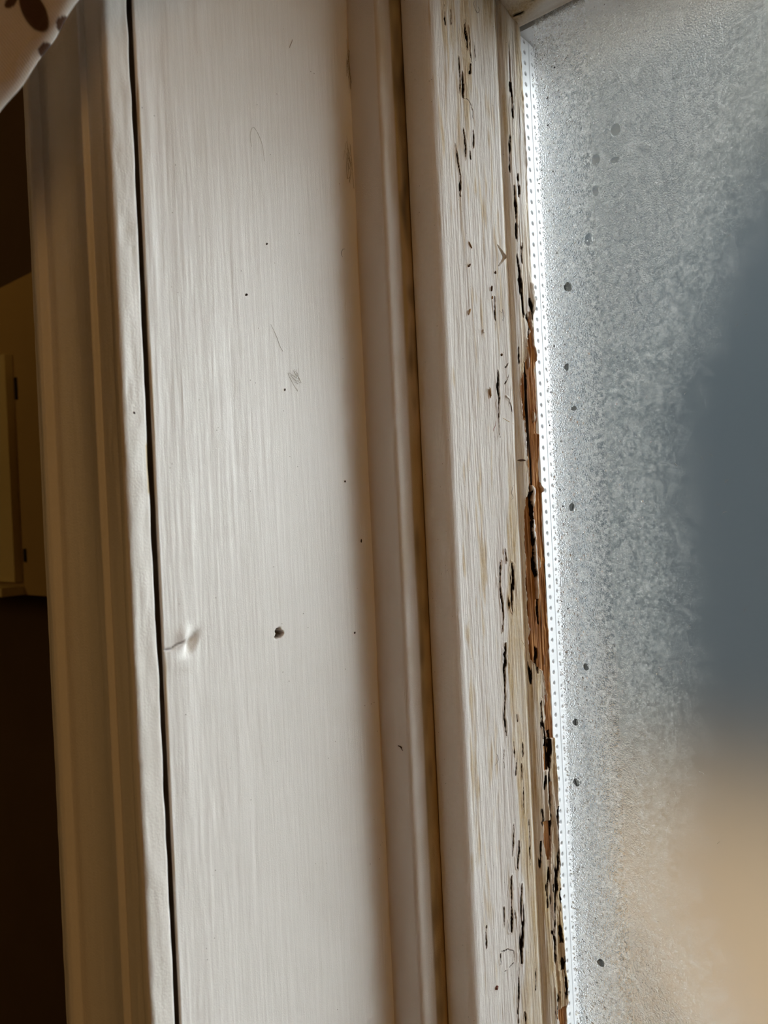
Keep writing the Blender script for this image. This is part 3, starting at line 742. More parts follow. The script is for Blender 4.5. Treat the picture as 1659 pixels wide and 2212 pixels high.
# ------------------------------------------------------------------ glass
# the large drops: where they sit, half width and half height; water has cleared the fog under each of them
BIG_DROPS = [('d1', .0010, .0017), ('d2', .0012, .0017), ('d3', .0012, .0011), ('d4', .0019, .0023), ('d5', .0016, .0022), ('d6', .0021, .0026), ('d7', .0017, .0026), ('d8', .0022, .0028), ('d9', .0022, .0012), ('d10', .0012, .0015), ('d12', .0018, .0020), ('d13', .0014, .0017), ('d14', .0015, .0017), ('d15', .0012, .0016)]
def fog_glass():
    """inner pane: cold glass fogged along its edge. The fog mask follows the distance from the spacer and breaks up into blotches;
    where it is thick the pane scatters and blurs, elsewhere it stays a clear pane."""
    m, nt, out = new_mat('fogged_glass')
    t = N(nt, 'ShaderNodeTexCoord')
    v = t.outputs['Object']
    sx = N(nt, 'ShaderNodeSeparateXYZ'); nt.links.new(v, sx.inputs[0])
    X, Zz = sx.outputs[0], sx.outputs[2]
    # fog border: further in near the top and near the bottom
    ztop = mth(nt, 'MULTIPLY', mth(nt, 'MAXIMUM', mth(nt, 'SUBTRACT', Zz, .03), 0.0), .42)
    zbot = mth(nt, 'MULTIPLY', mth(nt, 'MAXIMUM', mth(nt, 'SUBTRACT', -.16, Zz), 0.0), .5)
    dist = mth(nt, 'SUBTRACT', mth(nt, 'SUBTRACT', mth(nt, 'SUBTRACT', X, .0360), ztop), zbot)
    blot = noise(nt, 130, v, 6, .7)
    dist = mth(nt, 'ADD', dist, mth(nt, 'MULTIPLY', mth(nt, 'SUBTRACT', blot.outputs['Fac'], .5), .030))
    mr = N(nt, 'ShaderNodeMapRange', interpolation_type='SMOOTHSTEP')
    nt.links.new(dist, mr.inputs[0])
    for i, q_ in ((1, .034), (2, .074), (3, 1.0), (4, 0.0)): mr.inputs[i].default_value = q_
    fog = mr.outputs[0]
    # droplets: cells of water, smaller further from the edge
    vo = N(nt, 'ShaderNodeTexVoronoi', feature='SMOOTH_F1'); vo.inputs['Scale'].default_value = 1500
    vo.inputs['Smoothness'].default_value = .35
    nt.links.new(v, vo.inputs['Vector'])
    vo2 = N(nt, 'ShaderNodeTexVoronoi', feature='F1'); vo2.inputs['Scale'].default_value = 2300
    nt.links.new(v, vo2.inputs['Vector'])
    near = N(nt, 'ShaderNodeMapRange', interpolation_type='SMOOTHSTEP'); nt.links.new(dist, near.inputs[0])
    for i, q_ in ((1, .014), (2, .048), (3, 1.0), (4, 0.0)): near.inputs[i].default_value = q_
    hgt = mth(nt, 'ADD', mth(nt, 'MULTIPLY', vo.outputs['Distance'], near.outputs[0]), mth(nt, 'MULTIPLY', vo2.outputs['Distance'], .06))
    wet = N(nt, 'ShaderNodeMapRange', interpolation_type='SMOOTHSTEP'); nt.links.new(X, wet.inputs[0])
    for i, q_ in ((1, .0400), (2, .0460), (3, .0), (4, 1.0)): wet.inputs[i].default_value = q_
    hgt = mth(nt, 'MULTIPLY', mth(nt, 'MULTIPLY', hgt, fog), wet.outputs[0])
    clear = None
    for key, rx, rz in BIG_DROPS:
        sb = N(nt, 'ShaderNodeVectorMath', operation='SUBTRACT'); nt.links.new(v, sb.inputs[0]); sb.inputs[1].default_value = P[key]
        ml = N(nt, 'ShaderNodeVectorMath', operation='MULTIPLY'); nt.links.new(sb.outputs[0], ml.inputs[0]); ml.inputs[1].default_value = (1 / rx, 0, 1 / rz)
        ln_ = N(nt, 'ShaderNodeVectorMath', operation='LENGTH'); nt.links.new(ml.outputs[0], ln_.inputs[0])
        k = N(nt, 'ShaderNodeMapRange'); nt.links.new(ln_.outputs['Value'], k.inputs[0])
        for i, q_ in ((1, .8), (2, 1.1), (3, 0.0 if rx < .0015 else .25), (4, 1.0)): k.inputs[i].default_value = q_
        clear = k.outputs[0] if clear is None else mth(nt, 'MULTIPLY', clear, k.outputs[0])
    hgt = mth(nt, 'MULTIPLY', hgt, clear)
    nrm = bump(nt, hgt, .00042, .9)
    # roughness of the water film: none in the dry strip beside the spacer, growing across the pane
    r1 = N(nt, 'ShaderNodeMapRange', interpolation_type='SMOOTHSTEP'); nt.links.new(X, r1.inputs[0])
    for i, q_ in ((1, .0400), (2, .0450), (3, .0), (4, .07)): r1.inputs[i].default_value = q_
    r2 = N(nt, 'ShaderNodeMapRange', interpolation_type='SMOOTHSTEP'); nt.links.new(X, r2.inputs[0])
    for i, q_ in ((1, .052), (2, .078), (3, .0), (4, .36)): r2.inputs[i].default_value = q_
    rf = N(nt, 'ShaderNodeBsdfRefraction'); rf.inputs['IOR'].default_value = 1.45
    nt.links.new(mth(nt, 'MULTIPLY', mth(nt, 'ADD', r1.outputs[0], r2.outputs[0]), mth(nt, 'MULTIPLY_ADD', clear, .7, .3)), rf.inputs['Roughness'])
    nt.links.new(nrm, rf.inputs['Normal'])
    tl = N(nt, 'ShaderNodeBsdfTranslucent'); tl.inputs['Color'].default_value = (.97, .935, .88, 1)
    nt.links.new(nrm, tl.inputs['Normal'])
    fine_ = noise(nt, 700, v, 7, .8)
    hz = mth(nt, 'MULTIPLY', fog, mth(nt, 'MULTIPLY_ADD', fine_.outputs['Fac'], 7.0, -2.7, clamp=False))
    dry = N(nt, 'ShaderNodeMapRange', interpolation_type='SMOOTHSTEP'); nt.links.new(X, dry.inputs[0])
    for i, q_ in ((1, .0385), (2, .0450), (3, .0), (4, 1.0)): dry.inputs[i].default_value = q_
    hz = mth(nt, 'MULTIPLY', mth(nt, 'MULTIPLY_ADD', mth(nt, 'MAXIMUM', hz, 0.0), HAZE, HAZE0), mth(nt, 'MULTIPLY', dry.outputs[0], clear), clamp=True)
    c2 = N(nt, 'ShaderNodeMixShader')
    nt.links.new(hz, c2.inputs[0])
    nt.links.new(rf.outputs[0], c2.inputs[1]); nt.links.new(tl.outputs[0], c2.inputs[2])
    gl = N(nt, 'ShaderNodeBsdfGlossy'); gl.inputs['Roughness'].default_value = .08
    nt.links.new(nrm, gl.inputs['Normal'])
    fr_ = N(nt, 'ShaderNodeFresnel'); fr_.inputs['IOR'].default_value = 1.35
    c3 = N(nt, 'ShaderNodeMixShader'); nt.links.new(mth(nt, 'MULTIPLY', fr_.outputs[0], .7), c3.inputs[0])
    nt.links.new(c2.outputs[0], c3.inputs[1]); nt.links.new(gl.outputs[0], c3.inputs[2])
    nt.links.new(c3.outputs[0], out.inputs['Surface'])
    return m
HAZE, HAZE0 = .36, .015
M_FOG = fog_glass()

def clear_glass():
    m, nt, out = new_mat('clear_glass')
    tr = N(nt, 'ShaderNodeBsdfTransparent'); tr.inputs['Color'].default_value = (.97, .985, .98, 1)
    gl = N(nt, 'ShaderNodeBsdfGlossy'); gl.inputs['Roughness'].default_value = .02
    fr_ = N(nt, 'ShaderNodeFresnel'); fr_.inputs['IOR'].default_value = 1.3
    c = N(nt, 'ShaderNodeMixShader'); nt.links.new(fr_.outputs[0], c.inputs[0])
    nt.links.new(tr.outputs[0], c.inputs[1]); nt.links.new(gl.outputs[0], c.inputs[2])
    nt.links.new(c.outputs[0], out.inputs['Surface'])
    return m
M_CLEAR = clear_glass()
def smooth_glass():
    m, nt, out = new_mat('smooth_glass')
    r = N(nt, 'ShaderNodeBsdfRefraction'); r.inputs['IOR'].default_value = 1.45; r.inputs['Roughness'].default_value = 0
    r.inputs['Color'].default_value = (.97, .985, .98, 1)
    nt.links.new(r.outputs[0], out.inputs['Surface'])
    return m
M_SMOOTH = smooth_glass()
def water_mat(name='water', col=(1, 1, 1)):
    m, nt, out = new_mat(name)
    g = N(nt, 'ShaderNodeBsdfGlass'); g.inputs['IOR'].default_value = 1.33; g.inputs['Roughness'].default_value = .0
    g.inputs['Color'].default_value = (*col, 1)
    nt.links.new(g.outputs[0], out.inputs['Surface'])
    return m
M_WATER = water_mat()
M_DARKWATER = water_mat('dark_water', (.46, .45, .43))      # tint puts the drops' dark refraction into the water colour

ip = child(box('inner_pane', (.0290, .3050, -.575), (.737, .3090, .2172), M_SMOOTH))
ip.data.materials.append(M_FOG)
for p_ in ip.data.polygons:
    if p_.normal.y < -.9: p_.material_index = 1
ip['label'] = 'inner glass pane fogged with condensation along its left edge'
child(box('outer_pane', (.0290, .3249, -.575), (.737, .3289, .2172), M_CLEAR))

# ------------------------------------------------------------------ condensation: the fine beads of water nobody could count
def drops(n, seed):
    rn = np.random.default_rng(seed)
    V, F = [], []
    rings, seg = 3, 8
    base = []
    for r_ in range(rings):
        a = math.pi / 2 * r_ / rings
        for s in range(seg):
            w = 2 * math.pi * s / seg
            base.append((math.cos(a) * math.cos(w), -math.sin(a) * .62, math.cos(a) * math.sin(w)))
    base.append((0, -.62, 0))
    base = np.array(base)
    quads, tris = [], []
    for r_ in range(rings - 1):
        for s in range(seg):
            quads.append((r_ * seg + s, r_ * seg + (s + 1) % seg, (r_ + 1) * seg + (s + 1) % seg, (r_ + 1) * seg + s))
    nb_ = len(base)
    cnt = 0
    while cnt < n:
        z = rn.uniform(-.235, .205)
        # heaviest in a band just inside the spacer, thinning out across the pane
        if rn.random() < .62: x = .0405 + abs(rn.normal(.0075, .0055))
        else: x = .0400 + rn.exponential(.016)
        if x > .085 or x < .0390: continue
        r_ = float(np.clip(rn.lognormal(math.log(.00021), .38), .0001, .00055)) * (1.0 if x < .057 else .8)
        q_ = base * np.array([r_ * rn.uniform(.85, 1.15), r_, r_ * rn.uniform(.85, 1.2)]) + np.array([x, .30498, z])
        off = cnt * nb_
        V.append(q_)
        for a in quads: F.append([i + off for i in a])
        for s in range(seg):
            F.append([(rings - 1) * seg + s + off, (rings - 1) * seg + (s + 1) % seg + off, nb_ - 1 + off, nb_ - 1 + off])
        F.append([off + k for k in (0, 7, 6, 5)]); F.append([off + k for k in (0, 5, 4, 3)]); F.append([off + k for k in (0, 3, 2, 1)])
        cnt += 1
    return np.concatenate(V), F
dv, dfc = drops(5200, 5)
me = bpy.data.meshes.new('condensation')
me.from_pydata(dv.tolist(), [], [f if f[2] != f[3] else f[:3] for f in dfc])
me.materials.append(M_WATER)
me.polygons.foreach_set('use_smooth', np.ones(len(me.polygons), bool))
cond = link(bpy.data.objects.new('condensation', me))
tag(cond, 'fine beads of condensation covering the fogged left edge of the glass', 'condensation', 'stuff')

def drop(key, rx, rz, label, seed, h=.5):
    x, y, z = P[key]
    bm = bmesh.new()
    bmesh.ops.create_uvsphere(bm, u_segments=20, v_segments=12, radius=1)
    rn = random.Random(seed)
    ph = [rn.uniform(0, 6.28) for _ in range(3)]
    for v_ in bm.verts:
        a = math.atan2(v_.co.z, v_.co.x)
        k = 1 + .10 * math.sin(2 * a + ph[0]) + .07 * math.sin(3 * a + ph[1]) + .05 * math.sin(5 * a + ph[2])
        v_.co = Vector((v_.co.x * rx * k, min(v_.co.y, .02) * rx * h, v_.co.z * rz * k))
    me_ = bpy.data.meshes.new('water_drop'); bm.to_mesh(me_); bm.free()
    for p_ in me_.polygons: p_.use_smooth = True
    me_.materials.append(M_DARKWATER if h > .45 else M_WATER)
    o = link(bpy.data.objects.new('water_drop', me_))
    o.location = (x, .30498, z)
    return tag(o, label, 'water drop', None, 'large drops on the fogged glass')
drop('d1', .0010, .0017, 'small bean shaped water drop on the glass beside the upper bare wood', 1, .50)
drop('d2', .0012, .0017, 'dark cluster like water drop on the glass at mid height beside the spacer', 2, .50)
drop('d3', .0012, .0011, 'small dark drop on the glass just under the bean shaped drop', 3, .50)
drop('d4', .0019, .0023, 'clear round drop high on the glass, upper of two close together', 4, .22)
drop('d5', .0016, .0022, 'clear drop high on the glass, just below the upper clear round one', 5, .22)
drop('d6', .0021, .0026, 'large clear oval drop on the glass, lowest of the three upper clear ones', 6, .22)
drop('d7', .0017, .0026, 'thin crescent edged drop near the top of the light band in the glass', 7, .15)
drop('d8', .0022, .0028, 'flat smeared drop near the glass top, farthest from the spacer', 8, .12)
drop('d9', .0022, .0012, 'pair shaped flat drop beside the upper clear round drop', 9, .14)
drop('d10', .0012, .0015, 'brownish drop on the lower glass above the tan blur', 10, .50)
drop('d12', .0018, .0020, 'spotted patch like drop level with the first bare wood', 11, .50)
drop('d13', .0014, .0017, 'drop cluster on the lower glass beside the dark brown wood patch', 12, .50)
drop('d14', .0015, .0017, 'dark drop lowest on the glass near the bottom of the photo', 13, .50)
drop('d15', .0012, .0016, 'drop beside the spacer where the bare orange wood ends', 14, .50)

# pale lint on the pane
for k, (x, z) in enumerate(LINT):
    rn = random.Random(500 + k)
    L = rn.uniform(.0006, .0020); a = rn.uniform(0, 6.28); c_ = rn.uniform(-.5, .5)
    p0 = Vector((x, .30485, z)); d = Vector((math.cos(a), 0, math.sin(a))); e = Vector((-d.z, 0, d.x))
    o = tube('lint_fibre', [p0 - d * L * .5, p0 + e * L * c_ * .5 - Vector((0, .0001, 0)), p0 + d * L * .5], rn.uniform(.00006, .00013), M_LINT)
    tag(o, 'tiny pale speck of lint stuck on the clear grey part of the glass', 'lint', None, 'pale lint specks on the glass')

# ------------------------------------------------------------------ small things lying on the paint
def chip(key, L, w, ang, mat, label, seed, n=Vector((1, 0, 0))):
    """a splinter on the sash reveal (surface facing +x); ang from vertical in the surface"""
    p = Vector(P[key]) + n * w * .55
    d = Vector((0, math.sin(ang), math.cos(ang))); e = n.cross(d)
    o = blob('wood_splinter', p, (d * L / 2, e * w / 2, n * w * .45), seed, mat, None, .22)
    return tag(o, label, 'wood splinter', None, 'loose splinters on the sash')
chip('chip1', .0030, .0007, -.7, M_CHIP, 'highest tan wood splinter lying on the white sash', 1)
chip('chip2', .0026, .0008, .8, M_CHIPD, 'dark brown splinter just below the highest tan splinter on the sash', 2)
chip('chip3', .0013, .0010, .3, M_CHIPD, 'short brown crumb of wood beside the groove, above two splinters', 3)
chip('chip4', .0026, .0009, .25, M_CHIPD, 'upright brown splinter on the sash left of the groove', 4)
chip('chip5', .0015, .0007, .2, M_CHIP, 'small tan splinter directly under the upright brown one', 5)
chip('chip6', .0034, .0008, .55, M_CHIP, 'tan splinter tilted on the middle of the sash, lowest on its left side', 6)
chip('chip7', .0010, .0012, 1.2, M_CHIPD, 'blunt dark splinter above the long black crack', 7)
chip('chip8', .0044, .0009, -.05, M_CHIP, 'long upright tan splinter left of the black crack', 8)
chip('chip9', .0009, .0038, .05, M_CHIPD, 'dark brown splinter lying crosswise in the groove beside bare wood', 9)
tag(blob('paint_crumb', Vector(P['blob']) + Vector((.0004, 0, 0)), (Vector((.0004, 0, 0)), Vector((0, .0008, 0)), Vector((0, 0, .0008))), 5, M_WHITE, None, .1), 'round white paint lump on the sash under the splinters', 'paint crumb')
tag(blob('paint_crumb', Vector(P['wht']) + Vector((.0003, 0, 0)), (Vector((.0004, 0, 0)), Vector((0, .0016, -.0006)), Vector((0, .0002, .0005))), 6, M_WHITE, None, .2), 'white paint crumb lying at the groove beside the bare wood', 'paint crumb')
tag(blob('dirt_crumb', Vector(P['crumb']) + Vector((.0003, 0, 0)), (Vector((.0005, 0, 0)), Vector((0, .0009, .0003)), Vector((0, -.0002, .0008))), 7, simple('reddish_dirt', (.16, .05, .03), .8), None, .3), 'reddish brown crumb low on the white sash', 'dirt crumb')
# curled paint chip
cy, cz = P['curl'][1], P['curl'][2]
V = np.empty((5, 12, 3))
for i in range(5):
    for j in range(12):
        tt = j / 11; s = i / 4
        bend = 1 - abs(tt - .5) * 2
        V[i, j] = (.0329 + .0003 + .0016 * s * bend, cy - .0016 + .0042 * bend + s * .0007, cz + .0045 - .0090 * tt)
T2 = V + np.array([-.00018, -.00015, 0])
qd = grid_quads(5, 12); e = []
for i in range(4):
    for j in (0, 11):
        a, b = i * 12 + j, (i + 1) * 12 + j; e.append((a, b, b + 60, a + 60))
for j in range(11):
    for i in (0, 4):
        a, b = i * 12 + j, i * 12 + j + 1; e.append((a, b, b + 60, a + 60))
tag(mesh_np('paint_chip', np.concatenate([V.reshape(-1, 3), T2.reshape(-1, 3)]), np.vstack([qd, qd[:, ::-1] + 60, np.array(e)]), M_WHITE), 'white lifted paint chip bent like an arrowhead beside the groove', 'paint chip')

def fibre(key, offs, r, mat, label, surf='x', name='fibre', cat='fibre', group='hairs and fibres on the paint'):
    p = Vector(P[key])
    pts = []
    for a, b, h in offs:
        pts.append(p + (Vector((h, a, b)) if surf == 'x' else Vector((a, -h, b))))
    return tag(tube(name, [tuple(k) for k in pts], r, mat), label, cat, None, group)
mmv = lambda L: [(a * .001, b * .001, .00012 + .00025 * (k % 2)) for k, (a, b) in enumerate(L)]
fibre('hair', mmv([(-2.4, 2.0), (-.6, 1.2), (.4, 3.0), (.9, .2), (.2, -2.0), (-.6, -1.4)]), .00006, M_HAIR, 'curly dark hair near the groove beside the first bare wood', name='hair')
fibre('redf', mmv([(1.2, 2.2), (.2, .4), (-.8, -1.2), (-1.3, -2.2)]), .00009, M_RED, 'short red fibre on the sash left of the bare wood')
fibre('yelf', mmv([(-3.2, 1.0), (-1, .2), (2.2, -.4), (5, -1.1)]), .00010, M_YEL, 'long tan fibre lying across the sash towards the groove')
fibre('fib2', mmv([(-1.4, -2.2), (.8, -.6), (.9, 1.4), (-.2, 2.2)]), .00007, M_HAIR, 'fine curved hair on the lower half of the white sash', name='hair')
fibre('fib3', mmv([(3, 3), (.8, 1.8), (.4, -.8), (.9, -2.6), (-.2, -3.4)]), .00006, M_HAIR, 'thin bent hair beside the groove at mid height', name='hair')
fibre('hair2', mmv([(-.8, 2), (-1.6, -.6), (1.0, -2.2), (2.2, -.8), (1.8, .8)]), .00007, M_HAIR, 'curved dark hair near the top corner of the sash', name='hair')
fibre('fib4', mmv([(-2.5, 1.8), (-.6, -.8), (1.6, -2.6)]), .00008, M_YEL, 'pale loose fibre standing off the stained groove')
fibre('thr1', mmv([(1.5, -4), (.8, 1), (-1, 5), (-3.2, 6), (-4.4, 3), (-4.2, -1)]), .00005, M_DUST, 'long looped hair on the upper jamb board', name='hair')
fibre('thr2', mmv([(.8, 2), (.2, .6), (-.4, -.8), (-1.0, -2)]), .00012, M_DUST, 'short grey fibre near the top of the jamb board')
fibre('thr3', mmv([(-3, 6), (-.8, 2), (.8, -1), (2.0, -3)]), .00006, M_DUST, 'straight fine fibre on the middle of the jamb board')
fibre('thr5', mmv([(1.4, 1.6), (-.2, 1.0), (-.9, -.6), (-.6, -2)]), .00007, M_HAIR, 'short hooked hair where the jamb board meets the stop', name='hair')

def tangle(key, w, h, n, mat, label, seed):
    """a dust tangle: several fibres as one soft lump"""
    rn = random.Random(seed)
    p = Vector(P[key]); Vs_, Fs, off = [], [], 0
    allv, allq = [], []
    for k in range(n):
        pts = [p + Vector((.00015 + rn.random() * .0007, rn.gauss(0, w), rn.gauss(0, h))) for _ in range(4)]
        o = tube('tmp', [tuple(q_) for q_ in pts], .00005, mat, None, 5)
        vv = np.array([tuple(v_.co) for v_ in o.data.vertices]); ff = [list(p_.vertices) for p_ in o.data.polygons]
        allv.append(vv); allq += [[i + off for i in f_] for f_ in ff]; off += len(vv)
        bpy.data.objects.remove(o)
    me_ = bpy.data.meshes.new('dust_tangle'); me_.from_pydata(np.concatenate(allv).tolist(), [], allq)
    me_.materials.append(mat)
    return tag(link(bpy.data.objects.new('dust_tangle', me_)), label, 'dust tangle')
tangle('tan1', .0010, .0042, 9, M_DUST, 'upper tangle of dust and hairs in the corner by the stop bead', 3)
tangle('thr4', .0009, .0060, 7, M_DUST, 'brown dust caught in the corner at the top of the jamb board', 4)
tangle('tan2', .0016, .0022, 6, M_DUST, 'faint dust tangle on the middle of the jamb board', 5)

def speck(key, r, label, surf=Vector((1, 0, 0)), el=1.6, ang=1.0, name='dirt_speck', cat='speck'):
    p = Vector(P[key])
    if surf.x: d = Vector((0, math.sin(ang), math.cos(ang)))
    else: d = Vector((math.sin(ang), 0, math.cos(ang)))
    e_ = surf.cross(d)
    return tag(blob(name, p + surf * r * .3, (d * r * el, e_ * r, surf * r * .5), hash(label) % 97 if False else len(label), M_BLACK, None, .2, 1), label, cat, None, 'dark specks on the paint')
speck('sp1', .00042, 'dark oblong speck on the upper middle of the jamb board')
speck('sp2', .00036, 'dark speck on the jamb board right of its centre, above mid height', ang=.4)
speck('sp3', .00036, 'small dark speck on the jamb board, highest of the middle ones')
speck('sp4', .00048, 'black round speck near the stop at mid height', el=1.1)
speck('sp5', .00045, 'black speck near the stop level with the nail hole', el=1.2)
speck('sp6', .00040, 'brownish speck on the edge of the yellowed corner', ang=.1, el=2)
speck('spe', .00035, 'black pin speck on the bright edge of the casing', el=1.1)
# a dead midge on the stop bead: body, two wing stubs
fb = tag(empty('dead_midge', P['fly']), 'tiny dead midge stuck on the shaded stop bead', 'insect')
fx, fy, fz = P['fly']
for nm, a, b_, r_ in (('body', (-.0010, .0003), (.0010, -.0002), .00022), ('wing', (.0001, 0), (.0013, -.0013), .00014)):
    o = tube(nm, [(a[0], -.0003, a[1]), ((a[0] + b_[0]) / 2, -.0004, (a[1] + b_[1]) / 2 + .0002), (b_[0], -.0003, b_[1])], r_, M_HAIR)
    o.parent = fb

# ------------------------------------------------------------------ the curtain corner, hanging in front of the casing
def curtain_mat():
    m, nt, out = new_mat('curtain_cloth')
    v = obj_vec(nt)
    at = N(nt, 'ShaderNodeVertexColor', layer_name='mask')
    sp = N(nt, 'ShaderNodeSeparateColor'); nt.links.new(at.outputs['Color'], sp.inputs[0])
    wv = N(nt, 'ShaderNodeTexWave', wave_type='BANDS', bands_direction='DIAGONAL'); wv.inputs['Scale'].default_value = 520
    wv.inputs['Distortion'].default_value = 1.5
    nt.links.new(v, wv.inputs['Vector'])
    n = noise(nt, 700, v, 2)
    col = mixc(nt, n.outputs['Fac'], (0.72, 0.64, 0.56), (0.80, 0.72, 0.64))
    col = mixc(nt, sp.outputs[1], col, (0.85, 0.82, 0.78))
    col = mixc(nt, sp.outputs[0], col, (0.105, 0.052, 0.032))
    nrm = bump(nt, wv.outputs['Fac'], .00006)
    p = principled(nt, out, col, .75, .2, nrm)
    p.inputs['Sheen Weight'].default_value = .15
    tl = N(nt, 'ShaderNodeBsdfTranslucent'); nt.links.new(col, tl.inputs['Color'])      # thin cloth lets light through
    mxs = N(nt, 'ShaderNodeMixShader'); mxs.inputs[0].default_value = .3
    nt.links.new(p.outputs[0], mxs.inputs[1]); nt.links.new(tl.outputs[0], mxs.inputs[2])
    nt.links.new(mxs.outputs[0], out.inputs['Surface'])
    return m
M_CURT = curtain_mat()
A = Vector(P['c1']); B = Vector(P['c2'])
dirE = (B - A).normalized()                                   # along the hem, downwards to the left
rightv = Vector((math.cos(R(40)), math.sin(R(40)), 0)); fwd = Vector((-math.sin(R(40)), math.cos(R(40)), 0))
perp = dirE.cross(fwd).normalized()
if perp.z < 0: perp = -perp
us = np.concatenate([np.linspace(-.10, -.016, 60), np.linspace(-.0155, .055, 240), np.linspace(.056, .16, 60)])
nu, nv = len(us), 200; vs = np.concatenate([np.linspace(0, .06, 150), np.linspace(.062, .16, 50)])
U, Vv = np.meshgrid(us, vs, indexing='ij')
Lab = (B - A).length
def uv_of(k):
    d = Vector(P[k]) - A
    return d.dot(dirE), d.dot(perp)
sag = -.0007 * np.sin(U / Lab * math.pi) + .00022 * np.sin(U * 420)
off = .0016 * np.sin(U * 55 + 1.0) * sm(Vv, 0, .05) + .0025 * np.sin(U * 31 + Vv * 30) * sm(Vv, .02, .09)
hem = .0004 * (1 - sm(np.abs(Vv - .0022), .0012, .0026))       # rolled hem stands a little proud
dep = off - hem + .0012 * np.exp(-Vv / .0012)
Pc = np.array(A)[None, None, :] + U[..., None] * np.array(dirE) + (Vv + sag)[..., None] * np.array(perp) + dep[..., None] * np.array(fwd)
msk = np.zeros((nu, nv, 4), np.float32); msk[..., 3] = 1
def oval(cu, cv, a, b, th):
    x_ = (U - cu) * math.cos(th) + (Vv - cv) * math.sin(th); y_ = -(U - cu) * math.sin(th) + (Vv - cv) * math.cos(th)
    return 1 - sm(np.hypot(x_ / a, y_ / b), .93, 1.05)
cu, cv = uv_of('oval'); bu, bv = uv_of('ob'); tu, tv = uv_of('ot')
th = math.atan2(tv - bv, tu - bu)
msk[..., 0] = oval(cu, cv, .0062, .0032, th)
for key, a_, b_, dt in (('o2', .0024, .0014, .2), ('o3', .0022, .0015, .1), ('o4', .0022, .0013, .3)):
    cu, cv = uv_of(key)
    msk[..., 0] = np.maximum(msk[..., 0], oval(cu, cv, a_, b_, dt))
for cu, cv in ((-.03, .03), (.06, .035), (.02, .05), (-.06, .055), (.10, .03), (.05, .075), (-.01, .085)):
    msk[..., 0] = np.maximum(msk[..., 0], oval(cu, cv, .006, .0034, th))
msk[..., 1] = (1 - sm(Vv, .0008, .0020)) * (1 - sm(U, .25 * Lab, .62 * Lab)) * (1 - msk[..., 0])
front_v = Pc.reshape(-1, 3); back_v = (Pc + np.array(fwd) * .0007).reshape(-1, 3)
qf = grid_quads(nu, nv); off_ = nu * nv
e = []
bound = [i * nv for i in range(nu)] + [(nu - 1) * nv + j for j in range(1, nv)] + [i * nv + nv - 1 for i in range(nu - 2, -1, -1)] + [j for j in range(nv - 2, -1, -1)]
for a, b in zip(bound[:-1], bound[1:]): e.append((a, b, b + off_, a + off_))
cur = mesh_np('curtain', np.concatenate([front_v, back_v]), np.vstack([qf[:, ::-1], qf + off_, np.array(e)]), M_CURT, None, True, np.concatenate([msk.reshape(-1, 4)] * 2))
tag(cur, 'pale beige curtain corner with dark brown oval spots hanging in front of the casing', 'curtain')

# ------------------------------------------------------------------ room shell
def shell(name, lo, hi, mat, label, cat):
    return tag(box(name, lo, hi, mat), label, cat, 'structure')
shell('wall_post', (-.047, .1335, -1.3), (-.0305, .36, 1.25), M_OUTWALL, 'narrow wall between the dark recess and the window jamb', 'wall')
shell('wall_right', (.80, .1335, -1.3), (2.2, .37, 1.25), M_ROOM, 'room wall on the far side of the window', 'wall')
shell('wall_top', (-.0182, .1335, .286), (.80, .37, 1.25), M_ROOM, 'wall above the window', 'wall')
shell('wall_bottom', (-.0182, .1335, -1.3), (.80, .37, -.625), M_ROOM, 'wall below the window', 'wall')
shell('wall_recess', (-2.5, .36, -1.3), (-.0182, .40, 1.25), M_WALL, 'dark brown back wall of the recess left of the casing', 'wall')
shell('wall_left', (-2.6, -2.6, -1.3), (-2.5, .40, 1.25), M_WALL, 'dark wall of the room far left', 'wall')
shell('wall_back', (-2.5, -2.7, -1.3), (2.3, -2.6, 1.25), M_ROOM, 'room wall behind the viewer', 'wall')
shell('wall_side', (2.2, -2.6, -1.3), (2.3, .37, 1.25), M_ROOM, 'room wall to the right of the window', 'wall')
shell('floor', (-2.6, -2.7, -1.4), (2.3, .40, -1.3), M_FLOOR, 'dark brown wooden floor', 'floor')
shell('ceiling', (-2.6, -2.7, 1.25), (2.3, .40, 1.35), M_CEIL, 'pale room ceiling', 'ceiling')
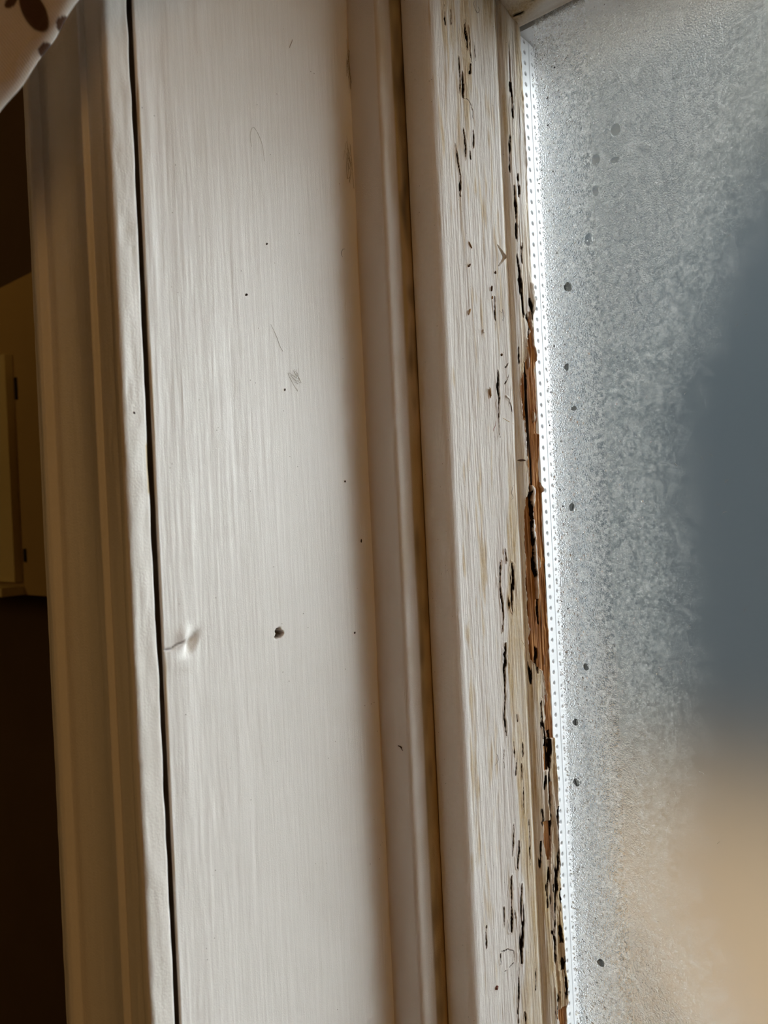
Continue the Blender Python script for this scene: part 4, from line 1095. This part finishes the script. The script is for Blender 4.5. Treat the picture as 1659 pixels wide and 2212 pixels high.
# frame parts outside the photo that close the opening
shell('trim_4', (-.018, .262, -.625), (.0148, .36, .286), M_OUTWALL, 'outer window frame post behind the stop bead', 'window frame')
shell('trim_5', (0.0, .1335, .2665), (.80, .36, .286), M_OUTER, 'head board above the sash', 'window frame')
shell('trim_6', (.7905, .1335, -.625), (.80, .36, .2665), M_OUTER, 'jamb board on the far side of the window', 'window frame')
shell('sill', (-.018, .12, -.645), (.80, .40, -.6205), M_OUTER, 'white window sill board', 'window sill')

# the cream cabinet in the dark recess: carcass, door, two slots, ledge
cab = tag(empty('cabinet', (-.75, .34, -1.3)), 'dim cream cabinet with small dark slots in the dark recess left of the casing', 'cabinet')
CX = -0.5080
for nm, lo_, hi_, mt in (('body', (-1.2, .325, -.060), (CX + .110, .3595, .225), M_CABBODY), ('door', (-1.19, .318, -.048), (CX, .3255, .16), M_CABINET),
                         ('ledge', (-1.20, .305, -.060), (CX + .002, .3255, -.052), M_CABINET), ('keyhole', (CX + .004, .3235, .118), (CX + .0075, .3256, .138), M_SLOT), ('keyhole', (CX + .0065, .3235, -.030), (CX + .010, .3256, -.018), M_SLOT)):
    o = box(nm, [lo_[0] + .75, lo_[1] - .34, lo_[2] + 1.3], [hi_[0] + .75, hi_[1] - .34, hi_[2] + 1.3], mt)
    o.parent = cab

# ------------------------------------------------------------------ outside
def outdoor(name, stops, scale, rough=.9):
    m, nt, out = new_mat(name)
    n = noise(nt, scale, obj_vec(nt), 4)
    principled(nt, out, ramp(nt, n.outputs['Fac'], stops), rough, .2)
    return m
M_TAN = outdoor('tan_paving', [(.3, (.112, .074, .042)), (.7, (.145, .097, .056))], .9)
M_DARK = outdoor('dark_grey_render', [(.3, (.026, .034, .039)), (.7, (.042, .050, .055))], .6)
M_PALE = outdoor('pale_grey_render', [(.3, (.050, .050, .046)), (.7, (.065, .065, .060))], .5)
tag(box('ground', (-14, .42, -1.9), (14, 40, -1.8), M_TAN), 'tan paved ground blurred behind the lower glass', 'ground', 'structure')
bl = tag(empty('building', (-3, 6, -1.8)), 'dark grey building blurred behind the fogged glass', 'building')
for nm, lo_, hi_, mt in (('wall', (-9, 5.2, -1.799), (.9, 9, 2.2), M_DARK), ('upper_storey', (-9, 5.15, 2.2), (.9, 9, 5.7), M_PALE)):
    o = box(nm, [lo_[0] + 3, lo_[1] - 6, lo_[2] + 1.8], [hi_[0] + 3, hi_[1] - 6, hi_[2] + 1.8], mt); o.parent = bl
